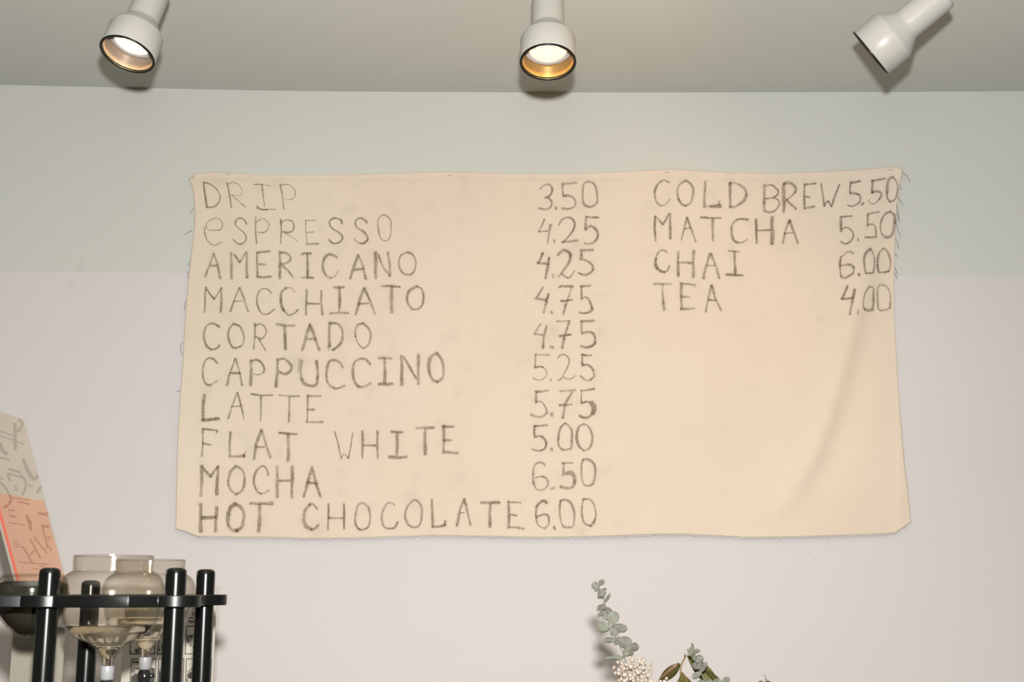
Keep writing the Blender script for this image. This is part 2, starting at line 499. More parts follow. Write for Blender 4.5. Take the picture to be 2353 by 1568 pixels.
def bump1(d, w):
    return math.exp(-(d / w) ** 2)

def seg_dist(px, py, pts):
    best = 1e9; side = 0
    for (x0, y0), (x1, y1) in zip(pts, pts[1:]):
        dx, dy = x1 - x0, y1 - y0
        t = max(0, min(1, ((px - x0) * dx + (py - y0) * dy) / (dx * dx + dy * dy)))
        ex, ey = px - (x0 + t * dx), py - (y0 + t * dy)
        d = math.hypot(ex, ey)
        if d < best:
            best = d; side = 1 if (dx * ey - dy * ex) > 0 else -1
    return best * side

FOLD1 = [(2018, 540), (1992, 640), (1966, 730), (1936, 850), (1904, 960), (1868, 1060), (1806, 1170)]
FOLD2 = [(1590, 760), (1610, 900), (1640, 1010), (1680, 1110), (1760, 1190)]
FOLD3 = [(690, 760), (700, 900), (690, 1000)]
def cloth_off(px, py):
    """how far the cloth stands off the wall (metres) at a spot of the banner"""
    d = 0.007
    t = max(0.0, min(1.0, (py - 400) / 830))
    d += 0.006 * t
    d += 0.002 * math.sin(px / 170.0) * math.sin(py / 210.0 + 1) + 0.0012 * math.sin(px / 61 + py / 140)
    s = seg_dist(px, py, FOLD1)
    ends = min(1.0, max(0.0, (py - 560) / 120)) * min(1.0, max(0.0, (1215 - py) / 160))
    d += ends * (0.0115 * bump1(s - 4, 27) - 0.004 * bump1(s + 46, 40))
    s2 = seg_dist(px, py, FOLD2)
    e2 = min(1.0, max(0.0, (py - 780) / 120)) * min(1.0, max(0.0, (1215 - py) / 90))
    d += e2 * 0.006 * bump1(s2, 42)
    s3 = seg_dist(px, py, FOLD3)
    e3 = min(1.0, max(0.0, (py - 760) / 80)) * min(1.0, max(0.0, (1010 - py) / 80))
    d += e3 * 0.002 * bump1(s3, 22)
    # scallops between the pins along the top hem
    d += 0.003 * max(0, 1 - (py - 395) / 60.0) * (0.5 + 0.5 * math.cos((px - 1036) / 505.0 * 2 * math.pi))
    d -= 0.002 * bump1(py - 408, 7)                        # stitched hem line
    d += 0.002 * bump1(px - (2075 - 6), 12)
    return max(d, 0.003)

def cloth_pt(px, py, lift=0.0):
    return on_wall(px, py, cloth_off(px, py) + lift)

NU, NV = 300, 160
v, f, dustv = [], [], []
cTL, cTR, cBL, cBR = Vector(TOPE[0]), Vector(TOPE[-1]), Vector(BOTE[0]), Vector(BOTE[-1])
WORDS_BOX = [(450, 410, 1060, 1230), (1215, 410, 1390, 1225), (1490, 400, 2065, 725)]
# sample the border curves by their own length parameter so corners stay crisp
def along_x(E, u):
    n = len(E) - 1
    # parameter u follows x except inside the first/last corner spans
    x = E[0][0] + (E[-1][0] - E[0][0]) * u
    return Vector((x, interp(E, x)))
def along_y(E, t):
    y = E[0][0] + (E[-1][0] - E[0][0]) * t
    return Vector((interp(E, y), y))
def warp(t):
    # denser rows next to the edges
    return t - 0.07 * math.sin(2 * math.pi * t)
for j in range(NV + 1):
    t = warp(j / NV)
    for i in range(NU + 1):
        u = warp(i / NU)
        P = (along_x(TOPE, u) * (1 - t) + along_x(BOTE, u) * t + along_y(LEFE, t) * (1 - u) + along_y(RIGE, t) * u
             - (cTL * (1 - u) * (1 - t) + cTR * u * (1 - t) + cBL * (1 - u) * t + cBR * u * t))
        jit = 0.0
        if j in (0, NV) or i in (0, NU): jit = 0.6
        px, py = P.x + rnd.uniform(-jit, jit), P.y + rnd.uniform(-jit, jit)
        v.append(cloth_pt(px, py))
        k = 0.0
        for (x0, y0, x1, y1) in WORDS_BOX:
            dx = max(x0 - px, 0, px - x1); dy = max(y0 - py, 0, py - y1)
            k = max(k, 1 - min(1, math.hypot(dx, dy) / 50))
        dustv.append(k)
for j in range(NV):
    for i in range(NU):
        a = j * (NU + 1) + i
        f.append((a, a + NU + 1, a + NU + 2, a + 1))
ban_base = on_wall(1250, 1232, 0.004)
banner = mesh_obj('menu_banner', v, f, M['canvas'], base=ban_base)
banner.location = ban_base
at_d = banner.data.attributes.new('dust', 'FLOAT', 'POINT')
at_d.data.foreach_set('value', dustv)
so = banner.modifiers.new('thickness', 'SOLIDIFY'); so.thickness = 0.0009; so.offset = 1.0 if False else -1.0
tag(banner, 'unbleached cotton cloth banner pinned to the wall with a handwritten charcoal coffee menu', 'banner')

# ---- handwriting
STROKES = """
@450 400 7.843
#DRIP
s36,.8:138,150 160,320 195,600 ;c22,.8:140,150 270,190 390,290 440,410 ;c30,.75:440,400 410,510 330,590 205,605
s32,.75:565,160 600,330 640,600 ;c18,.45:590,180 680,150 780,200 835,300 815,370 750,395 640,375 ;s18,.6:650,380 790,510 890,595
s20,.5:1040,188 1180,185 1340,208 ;s28,.5:1190,190 1215,400 1240,595 ;s22,.6:1090,580 1180,635 1280,640 1430,638 ;s18,.6:1080,615 1200,645 1300,645
s30,.6:1520,200 1555,340 1585,635 ;c20,.5:1520,200 1610,185 1720,220 1790,320 1770,430 1680,465 1600,455
#ESPRESSO
c22,.5:430,1010 330,1015 230,1005 185,930 230,850 340,800 430,820 480,900 455,985 400,1020 ;c24,.55:150,960 165,1080 200,1180 270,1260 360,1280 460,1230
c27,.65:920,910 870,830 790,795 730,830 710,890 750,960 850,1040 905,1120 890,1210 800,1265 720,1230 670,1175
s30,.65:1075,780 1075,980 1095,1255 ;c20,.65:1090,870 1190,805 1290,860 1320,940 1270,1030 1200,1055 1115,1045
s30,.65:1530,815 1540,1000 1528,1255 ;c30,.65:1540,870 1630,830 1730,855 1770,940 1740,1030 1660,1055 1570,1040 ;s20,.55:1580,1040 1700,1120 1835,1210
s24,.5:1980,830 1985,1050 2000,1270 ;s16,.45:1980,835 2160,835 ;s28,.55:1990,1060 2125,1045 ;s30,.6:2005,1265 2215,1258
@700 400 7.843
c36,.65:670,895 650,830 560,795 475,820 445,880 480,960 580,1035 665,1100 680,1160 640,1220 550,1255 480,1235 440,1180
c42,.7:1125,880 1080,830 1000,795 930,830 910,900 950,970 1060,1035 1110,1100 1135,1170 1070,1245 1000,1250 ;s18,.6:1000,1250 930,1215 890,1160
c24,.6:1420,735 1350,780 1320,870 1330,1000 1355,1120 1400,1190 1500,1190 1550,1080 1560,930 1545,830 1480,760 1420,735
@450 560 7.843
#AMERICANO
s42,.6:320,175 250,380 165,600 ;s42,.6:325,185 395,390 440,630 ;s36,.5:265,400 385,395
s48,.6:635,170 640,400 648,630 ;s38,.6:690,195 790,340 ;s30,.5:800,330 900,160 ;s48,.65:915,150 915,400 925,615
s42,.6:1100,150 1105,400 1110,600 ;s40,.6:1110,165 1220,150 1330,140 ;s48,.6:1140,372 1250,375 ;s45,.6:1110,595 1230,610 1350,595
s50,.7:1515,145 1515,380 1515,625 ;c45,.65:1520,165 1620,165 1700,230 1690,310 1600,360 1530,365 ;s38,.65:1540,375 1650,480 1755,610
s45,.65:1900,200 1960,175 2080,180 ;s48,.7:2005,190 2015,400 2015,620 ;s42,.65:1910,615 2020,612 2120,618
@700 560 7.843
c52,.6:585,255 520,215 430,195 360,260 330,380 340,480 390,580 470,625 ;c28,.5:470,625 550,580 605,490
s52,.6:965,210 890,400 825,630 ;s50,.6:970,220 1050,400 1105,635 ;s50,.6:890,465 1060,455
s65,.65:1275,155 1280,380 1282,625 ;s40,.6:1330,200 1410,420 1530,580 ;s50,.6:1500,155 1530,350 1540,590
c38,.6:1840,160 1740,210 1700,310 1705,420 1770,530 1880,560 1965,510 2005,380 1990,270 1930,190 1840,160
@450 560 7.843
#MACCHIATO
s34,.75:178,790 165,1000 158,1240 ;s36,.7:185,800 260,920 330,1000 ;s28,.65:335,1000 400,900 465,795 ;s42,.65:460,800 460,1000 452,1240
s36,.65:785,795 700,1000 620,1225 ;s36,.65:795,800 860,980 945,1230 ;s24,.7:690,1038 850,1035
c32,.65:1360,890 1290,825 1210,815 1130,870 1100,1000 1120,1130 1180,1250 1280,1275 1370,1220 1415,1175
c26,.5:1780,870 1720,800 1620,800 ;c50,.75:1620,805 1540,890 1530,1010 1550,1130 1590,1210 ;c32,.6:1590,1210 1670,1290 1780,1250 1840,1190
@700 560 7.843
s38,.65:35,830 30,1050 25,1280 ;s42,.65:298,850 300,1050 322,1285 ;s42,.65:50,1085 270,1085
s45,.6:530,790 620,785 710,785 ;s52,.65:628,800 628,1000 630,1220 ;s48,.7:465,1260 600,1250 785,1250
s55,.6:1070,795 990,1030 915,1285 ;s48,.6:1080,800 1180,1040 1270,1270 ;s45,.65:980,1085 1150,1080
s42,.6:1385,770 1550,765 1720,780 ;s65,.6:1565,790 1568,1000 1565,1245
c55,.6:2020,765 1900,840 1850,960 1860,1080 1930,1180 ;c40,.6:1930,1185 2040,1180 2120,1110 2140,960 2110,820 2020,765
@450 730 7.843
#CORTADO
c44,.7:425,165 310,105 200,150 150,270 145,380 190,500 280,580 ;c34,.6:280,580 370,560 430,490
c42,.7:680,110 600,220 580,340 610,450 660,530 720,550 ;c38,.65:720,550 820,510 865,410 850,270 790,160 680,115
s38,.65:1065,100 1062,320 1045,560 ;c34,.65:1070,150 1150,115 1230,160 1270,260 1220,360 1160,380 1070,340 ;s30,.65:1140,390 1200,500 1258,595
s52,.55:1455,125 1620,145 1780,145 ;s58,.7:1600,150 1612,350 1612,570
s62,.55:2060,130 1990,340 1915,590 ;s60,.55:2065,150 2150,370 2225,590 ;s50,.5:2010,385 2150,385 ;s30,.7:2055,110 2070,220
@740 730 7.843
s58,.7:130,90 132,300 132,520 ;s50,.5:125,520 125,580 ;c50,.65:150,105 260,110 350,190 375,320 350,440 270,530 190,590
c48,.6:740,100 640,140 600,250 605,340 ;c20,.75:605,340 650,470 740,560 ;c40,.6:750,555 840,480 880,330 840,200 740,100
@450 730 7.843
#CAPPUCCINO
c40,.7:390,825 320,750 230,735 160,800 125,950 130,1080 180,1190 250,1220 ;c44,.5:250,1225 320,1190 380,1145
s34,.7:710,740 640,930 600,1050 ;s55,.7:600,1050 560,1220 ;s34,.65:720,745 780,950 835,1230 ;s42,.75:610,1005 800,1000
s60,.6:995,770 995,1000 990,1225 ;c44,.6:1000,790 1100,765 1190,820 1235,920 1220,990 ;c28,.5:1220,990 1130,1035 1035,1020
s58,.65:1475,750 1465,1000 1450,1250 ;c52,.65:1490,755 1590,745 1690,830 1730,900 1690,980 1600,1020 1500,970
s58,.55:1905,770 1890,950 1900,1110 ;c58,.6:1900,1110 1960,1190 2080,1230 2180,1200 2195,1080 ;s58,.7:2195,1080 2190,940 2175,780 ;s14,.4:1870,730 1835,990
@740 730 7.843
c50,.6:375,900 310,800 210,770 130,800 85,930 80,1070 120,1200 220,1280 ;c38,.55:220,1285 310,1275 410,1225
c52,.65:870,845 790,755 690,745 600,800 560,900 555,1040 590,1160 650,1240 ;c60,.55:650,1240 740,1250 880,1190
s60,.55:1025,730 1140,728 1250,735 ;s58,.7:1135,740 1130,950 1130,1190 ;s58,.65:1020,1205 1140,1200 1270,1195
s65,.6:1435,690 1435,950 1440,1210 ;s45,.6:1470,700 1580,900 1700,1100 ;s62,.6:1735,670 1737,930 1735,1200
c62,.55:2060,640 1960,710 1925,850 1935,1000 1990,1120 2080,1160 ;c54,.55:2080,1160 2170,1080 2190,920 2160,770 2060,640
@450 890 7.843
#LATTE
s60,.65:155,140 130,350 125,600 ;s58,.7:110,590 250,590 410,575 ;s45,.7:340,555 420,565
s34,.65:745,95 670,300 580,570 ;s34,.65:755,100 810,310 865,570 ;s32,.7:640,345 810,345
s40,.75:990,125 1150,145 1380,150 ;s38,.7:1178,160 1175,380 1165,610
s36,.6:1500,145 1680,165 1860,160 ;s40,.65:1688,180 1682,400 1675,625
s42,.6:2020,150 2015,380 2005,620 ;s48,.6:2010,158 2130,162 2250,165 ;s45,.6:2010,405 2135,402 ;s42,.55:1985,635 2120,632 2290,625
#FLAT
s40,.6:128,745 125,950 110,1250 ;s36,.6:130,760 260,765 390,785 ;s22,.6:390,785 365,840 ;s45,.65:130,1015 200,1030 270,1045
s45,.65:622,810 612,1020 610,1250 ;s48,.6:605,1245 740,1250 880,1245 ;s38,.9:860,1215 870,1260 ;s18,.5:880,1220 900,1155
s55,.6:1180,770 1090,1020 1045,1300 ;s52,.6:1190,790 1265,1040 1345,1270 ;s35,.65:1100,1080 1230,1080
s42,.65:1500,825 1660,840 1825,845 ;s62,.65:1665,860 1670,1080 1665,1330
@760 960 7.843
#WHITE
s30,.55:70,250 115,400 190,740 ;s18,.7:190,740 235,650 320,735 ;s28,.65:318,735 350,580 400,260
s45,.65:572,245 572,480 572,725 ;s50,.6:840,245 842,480 845,730 ;s40,.6:590,505 810,505
s60,.7:1095,260 1195,262 1295,260 ;s62,.6:1200,280 1195,450 1195,660 ;s60,.6:1050,712 1200,715 1370,710
s52,.6:1545,195 1690,185 1860,180 ;s62,.6:1700,200 1700,430 1698,665
s55,.6:2040,140 2035,400 2035,640 ;s48,.6:2020,165 2215,160 ;s48,.6:2040,410 2165,405 ;s58,.6:2030,620 2160,625 2290,640
@450 1060 7.843
#MOCHA
s65,.55:108,80 105,300 98,625 ;s50,.65:110,100 185,190 265,280 ;s45,.6:265,280 340,170 410,95 ;s62,.7:400,100 385,320 378,600
c52,.55:720,100 630,180 595,310 590,430 640,540 730,600 ;c46,.65:730,605 830,530 875,400 875,260 820,150 720,90
c44,.65:1305,250 1270,140 1200,90 1110,150 1055,270 1050,400 1100,540 1170,590 ;c38,.5:1170,590 1240,575 1310,525
s60,.6:1465,100 1465,380 1470,650 ;s62,.6:1738,100 1735,380 1730,660 ;s50,.5:1495,355 1710,355
s58,.6:2095,110 2020,380 1940,650 ;s55,.6:2095,120 2160,380 2250,650 ;s60,.6:2000,395 2180,395
#HOT
s75,.7:85,775 90,1030 85,1270 ;s68,.7:372,825 365,1050 358,1270 ;s65,.75:110,1020 360,1020
c75,.65:710,770 610,870 575,1020 590,1150 660,1240 740,1255 ;c70,.65:740,1255 830,1190 855,1060 865,930 810,830 710,770
s65,.7:985,768 1180,765 1385,768 ;s70,.6:1150,790 1148,1020 1135,1265
#CHOCOLATE
@680 1130 8.404
c75,.6:265,250 180,360 155,500 165,610 220,700 300,735 ;c48,.6:300,740 380,710 430,640 ;c34,.65:260,245 330,245 410,340
s42,.7:628,240 628,480 618,750 ;s48,.65:925,240 930,480 932,720 ;s42,.6:640,515 920,515
c44,.6:1280,225 1190,280 1155,420 1145,560 1170,670 1230,735 1310,735 1400,680 1425,560 1430,430 1390,290 1280,225
c46,.55:1905,265 1840,215 1750,240 1690,350 1660,480 1670,610 1710,690 1790,720 ;c48,.65:1790,720 1900,700 1960,590
@940 1130 8.404
c46,.6:110,165 20,220 -50,330 -75,470 -40,600 20,670 100,695 190,650 240,520 245,330 190,220 110,165
s52,.65:435,160 450,400 458,680 ;s50,.65:440,680 580,675 700,650 ;s50,.55:695,570 695,640
s55,.55:1060,140 980,370 920,665 ;s52,.6:1065,150 1130,400 1190,655 ;s26,.65:990,410 1070,405
s58,.65:1390,215 1560,215 1745,215 ;s62,.65:1570,240 1560,450 1557,685
s58,.6:1925,190 1925,450 1925,700 ;s42,.6:1910,205 2160,212 ;s40,.65:1930,445 2080,460 ;s42,.6:1930,695 2080,695 2220,720
@1210 400 9.22
#3.50 | drip
c44,.6:285,310 380,240 480,225 545,310 530,400 470,480 390,505 ;c50,.65:470,510 530,580 525,670 470,730 380,745 260,725 ;s50,.6:615,700 635,745
s60,.5:760,205 900,200 1060,190 ;s44,.65:765,210 765,350 780,470 ;c50,.65:780,470 880,455 980,490 1035,590 1010,680 930,730 830,745 745,730
c48,.6:1300,165 1210,220 1190,350 1190,500 1210,630 1290,690 1390,690 1490,600 1490,430 1470,290 1410,190 1300,165
#4.25 | espresso
s44,.6:380,960 320,1100 260,1225 ;s38,.65:255,1222 440,1210 ;s58,.5:510,1080 480,1250 440,1460 ;s45,.65:590,1400 595,1450
c46,.65:690,1085 740,980 850,920 950,940 1015,1040 1000,1160 930,1280 830,1390 750,1450 ;s45,.55:745,1450 900,1430 1080,1405
s44,.65:1250,905 1400,920 1525,920 ;s58,.55:1265,920 1255,1040 1250,1180 ;c58,.6:1250,1170 1340,1110 1440,1150 1510,1250 1500,1360 1430,1440 1330,1475 1230,1475
@1210 560 9.22
#4.25 | americano
s58,.65:345,200 300,310 240,420 ;s58,.65:225,415 440,425 ;s62,.65:475,300 445,500 405,740 ;s60,.5:560,650 565,715
c64,.65:665,245 730,170 800,135 890,180 930,250 ;c60,.6:930,250 920,350 870,450 790,560 680,700 ;c40,.6:740,625 820,700 900,725 960,670 1020,570
s58,.55:1140,140 1280,140 1410,135 ;s65,.55:1165,140 1160,240 1155,335 ;c52,.65:1160,325 1290,370 1390,460 1400,560 1320,640 1220,665 1100,625
#4.75 | macchiato
s46,.6:350,920 290,1030 215,1150 ;s62,.6:180,1170 300,1180 420,1200 ;s55,.6:460,1060 420,1230 365,1470 ;s50,.6:525,1440 540,1475
s52,.65:690,930 740,895 850,905 985,910 ;s46,.5:950,930 890,1130 830,1300 ;s54,.6:830,1290 775,1500 ;s48,.7:725,1215 850,1205 970,1190
s52,.6:1145,905 1250,900 1355,895 ;s40,.65:1160,910 1165,1050 1165,1190 ;c52,.65:1165,1165 1250,1135 1320,1190 1370,1300 1385,1400 1320,1450 1200,1475 1120,1460
@1210 730 9.22
#4.75 | cortado
s44,.5:300,130 230,240 170,350 ;s38,.5:165,355 340,370 ;s60,.65:420,190 370,400 345,650 ;s70,.55:510,620 570,635
s44,.65:635,75 770,80 920,75 ;s54,.65:905,85 840,280 790,450 ;s70,.65:800,440 755,650 ;s50,.75:695,395 820,375 940,360
s58,.6:1150,85 1280,80 1430,70 ;s46,.6:1165,95 1165,220 1180,350 ;c52,.65:1180,330 1290,310 1400,330 1450,420 1455,510 ;c64,.7:1455,520 1400,590 1270,635 1155,610
#5.25 | cappuccino
s50,.45:195,790 330,795 480,790 ;s44,.65:195,780 190,920 180,1040 ;s44,.65:170,1065 280,1040 350,1055 ;c28,.6:350,1055 410,1120 430,1190 400,1260 320,1320 220,1320 140,1285 ;s50,.6:510,1310 520,1340
c34,.55:655,865 720,800 810,790 890,860 905,940 870,1050 800,1170 740,1290 ;s45,.4:740,1300 670,1330 ;c30,.5:790,1265 880,1310 970,1280 1030,1230
s46,.6:1165,790 1270,800 1370,800 ;s46,.6:1180,780 1180,900 1185,1030 ;c50,.6:1185,1005 1290,1010 1380,1070 1430,1170 1425,1260 1360,1315 ;c52,.6:1360,1315 1260,1325 1140,1240
@1210 880 9.22
#5.75 | latte
s50,.55:190,185 310,185 460,165 ;s62,.6:205,190 200,300 200,420 ;c38,.6:200,405 300,400 380,480 420,580 430,640 ;c54,.55:430,640 350,710 230,725 90,665 ;s85,.6:530,650 540,700
s52,.45:705,180 860,170 1030,150 ;s60,.55:975,195 890,330 810,460 ;s65,.6:810,460 790,600 765,750 ;s50,.6:695,475 830,470 960,455
s48,.6:1150,165 1290,155 1440,130 ;s24,.75:1160,165 1160,300 1160,440 ;c44,.6:1160,430 1270,400 1370,420 ;c105,.65:1370,420 1430,500 1430,590 1400,650 ;c55,.6:1400,660 1300,730 1210,740 1120,700
#5.00 | flat white
s46,.55:160,915 300,915 440,895 ;s54,.7:175,915 160,1030 165,1140 ;c50,.65:165,1145 290,1130 380,1200 415,1290 390,1390 310,1440 200,1430 115,1405 ;s65,.45:525,1395 535,1440
c48,.6:820,860 740,930 690,1050 670,1200 680,1330 760,1420 ;c52,.5:760,1420 870,1410 950,1370 960,1200 955,1030 900,920 820,860
c58,.6:1200,875 1110,930 1070,1070 1070,1220 1120,1360 1210,1440 ;c50,.5:1210,1440 1330,1390 1385,1260 1385,1100 1340,970 1270,890 1200,875
@1210 1050 8.711
#6.50 | mocha
c52,.55:370,165 300,125 200,135 140,230 130,400 140,530 ;c42,.6:140,530 190,640 270,670 360,640 430,540 400,440 330,395 ;c28,.6:330,395 250,400 170,430 ;s65,.6:490,650 550,620
s46,.6:710,130 810,125 920,125 ;s60,.6:740,140 735,250 740,370 ;c75,.6:790,340 900,320 960,420 960,520 ;c62,.55:960,540 920,610 820,635 680,600
c54,.55:1130,60 1200,50 1290,80 1360,180 1375,320 1360,450 1330,540 ;c38,.6:1330,545 1230,585 1150,560 1110,450 1100,300 1100,160 1130,60
#6.00 | hot chocolate
c62,.65:410,925 340,890 260,930 210,990 ;c42,.6:205,980 190,1120 190,1220 210,1330 270,1400 360,1435 ;c42,.6:360,1440 440,1360 450,1260 430,1180 370,1155 280,1175 200,1215 ;s60,.65:545,1405 565,1450
c44,.6:680,880 665,1020 665,1180 700,1330 740,1400 ;c50,.55:740,1410 830,1420 930,1390 950,1250 955,1100 900,950 830,880 740,865 680,885
c42,.6:1130,860 1110,1000 1110,1150 1130,1270 1180,1350 1280,1385 ;c60,.6:1280,1385 1350,1320 ;c42,.65:1345,1320 1385,1180 1370,1030 1330,920 1250,850 1130,855
@1490 400 9.224
#COLD
c46,.6:430,180 340,135 240,180 160,280 130,380 ;c50,.65:130,380 140,500 180,600 260,670 ;c32,.55:260,670 370,640 450,530
c58,.5:790,140 680,210 615,320 610,420 640,540 ;c44,.65:640,540 710,640 790,675 ;c50,.55:790,670 890,610 950,430 950,320 900,220 800,140
s58,.6:1205,160 1195,400 1185,700 ;s30,.35:1220,690 1320,690 ;s80,.7:1320,690 1430,690 1530,680 ;s60,.6:1500,580 1505,660
s58,.7:1735,180 1730,420 1730,710 ;c56,.5:1730,190 1830,190 1960,250 2060,350 2080,450 ;c64,.65:2080,450 2020,570 1920,650 1820,700 1740,690
#BREW
@1730 400 9.223
s68,.55:250,230 240,450 235,620 ;s68,.55:240,600 245,790 ;c38,.65:265,265 340,235 420,240 500,310 540,370 510,450 430,500 ;s50,.5:260,520 440,510 ;c32,.65:450,505 540,560 560,620 520,720 450,790 ;c46,.55:450,790 350,810 260,790
s78,.6:655,210 655,480 655,800 ;c62,.6:660,210 760,185 860,230 915,320 890,390 ;c42,.65:890,390 820,470 720,545 ;s50,.65:710,550 800,640 920,740
s48,.7:1095,210 1090,450 1090,740 ;s52,.7:1095,225 1210,215 1330,200 ;s46,.6:1100,480 1200,490 ;s42,.55:1085,735 1200,710 1310,685
s46,.7:1450,210 1475,400 1515,680 ;s34,.8:1515,685 1560,590 1600,570 ;s34,.8:1600,570 1630,640 1665,690 ;s42,.7:1670,690 1740,450 1840,220
@1490 400 9.224
#MATCHA
s50,.7:140,900 135,1150 150,1410 ;s50,.7:145,900 220,970 305,1070 ;s56,.75:305,1070 370,960 440,840 ;s58,.7:465,850 460,1100 465,1370
s42,.65:815,920 760,1150 695,1400 ;s46,.65:820,930 900,1150 1005,1430 ;s32,.75:760,1165 900,1140
s48,.75:1110,920 1320,930 1535,935 ;s58,.65:1360,950 1365,1200 1365,1420
c50,.75:2110,970 2010,955 1890,960 1800,1040 1755,1150 ;c54,.65:1755,1150 1770,1300 1820,1410 1890,1450 ;c42,.6:1890,1450 1990,1450 2100,1390
@1730 400 9.223
s56,.7:65,960 75,1200 80,1470 ;s90,.7:410,920 405,1150 415,1480 ;s40,.75:110,1200 380,1190
s56,.6:775,980 690,1200 630,1470 ;s60,.55:785,1000 860,1220 960,1460 ;s34,.65:665,1255 850,1245
@1490 560 9.224
#CHAI
c46,.65:395,185 310,135 240,160 180,240 150,360 ;s58,.7:155,330 145,420 ;c70,.65:150,430 190,520 270,590 340,600 ;c42,.6:340,605 410,570 445,470
s62,.65:630,170 630,420 630,690 ;s72,.6:960,155 950,420 950,715 ;s54,.65:630,400 780,405 930,415
s62,.6:1305,210 1230,450 1165,740 ;s60,.65:1325,220 1420,450 1500,730 ;s36,.6:1250,465 1400,465
s36,.65:1695,158 1820,160 1930,175 ;s56,.7:1825,170 1830,400 1840,630 ;s56,.7:1645,660 1820,665 2000,672
#TEA
s56,.45:125,860 300,858 490,850 ;s44,.5:300,870 300,1080 315,1250 ;s58,.4:315,1250 340,1410
s62,.5:695,840 695,1100 705,1400 ;s52,.5:680,845 840,855 990,885 ;s52,.4:700,1125 870,1130 ;s52,.5:680,1385 820,1385 980,1370
s52,.55:1335,880 1275,1120 1215,1450 ;s54,.55:1345,890 1420,1160 1540,1420 ;s30,.7:1260,1195 1430,1200
@1900 390 9.22
#5.50 | cold brew
s48,.75:500,270 600,265 705,245 ;s44,.75:510,280 490,400 490,500 ;c44,.7:490,505 600,505 690,540 715,620 680,700 600,750 510,775 445,745 ;s42,.7:735,745 785,700
s48,.6:955,240 1090,215 1240,185 ;s50,.65:975,240 965,370 955,490 ;c50,.7:955,480 1060,460 1140,490 1145,560 1110,630 ;c30,.65:1110,630 1040,700 960,725 900,690 895,640
c60,.65:1400,150 1320,210 1280,340 1275,480 ;c52,.7:1275,480 1280,600 1330,675 ;c44,.5:1330,680 1420,655 1475,570 1500,400 1475,260 1400,150
#5.50 | matcha
s36,.7:275,1000 400,990 535,985 ;s58,.65:300,1000 300,1150 300,1310 ;c40,.65:320,1250 410,1225 500,1270 560,1370 540,1470 450,1560 380,1570 290,1520 ;s46,.7:660,1460 665,1510
s36,.7:855,945 970,915 1100,895 ;s50,.6:870,950 865,1070 860,1200 ;c44,.6:860,1180 950,1155 1020,1200 1040,1310 1040,1430 ;s44,.6:1040,1430 940,1440 815,1435
c38,.65:1340,890 1220,960 1150,1090 1135,1250 1170,1370 ;c58,.55:1170,1370 1240,1430 1350,1410 1410,1300 1440,1120 ;c62,.55:1440,1120 1430,980 1350,890
@1900 560 9.22
#6.00 | chai
c40,.65:555,205 470,170 390,210 300,290 ;c44,.65:295,280 280,420 285,580 300,690 ;c50,.55:300,690 370,730 470,690 550,630 ;s44,.55:560,640 575,510 ;c62,.55:570,500 470,450 290,465 ;s55,.7:680,640 690,680
c60,.65:920,110 830,190 795,300 800,450 815,590 ;s52,.8:815,620 920,630 980,615 ;c44,.6:985,610 1010,480 1000,280 950,160 920,110
c48,.65:1190,100 1110,190 1080,330 1080,480 1090,590 ;s48,.7:1095,605 1200,610 1310,585 ;c44,.55:1315,585 1350,440 1330,280 1270,150 1190,100
#4.00 | tea
s56,.6:435,895 390,1020 330,1160 ;s46,.7:300,1175 440,1165 550,1150 ;s62,.65:590,970 545,1180 490,1500 ;s44,.55:670,1420 660,1490
c34,.65:905,910 830,1010 785,1150 770,1290 790,1380 ;s60,.6:800,1395 880,1420 960,1405 ;c52,.55:970,1400 990,1240 985,1080 985,950 905,910
c44,.45:1180,870 1100,900 1075,1050 1075,1220 1090,1370 1140,1420 ;c36,.4:1140,1425 1250,1400 1330,1370 ;c46,.5:1335,1370 1345,1220 1335,1060 1280,930 1180,870
"""
INK = 1.02
stroke_no = [0]
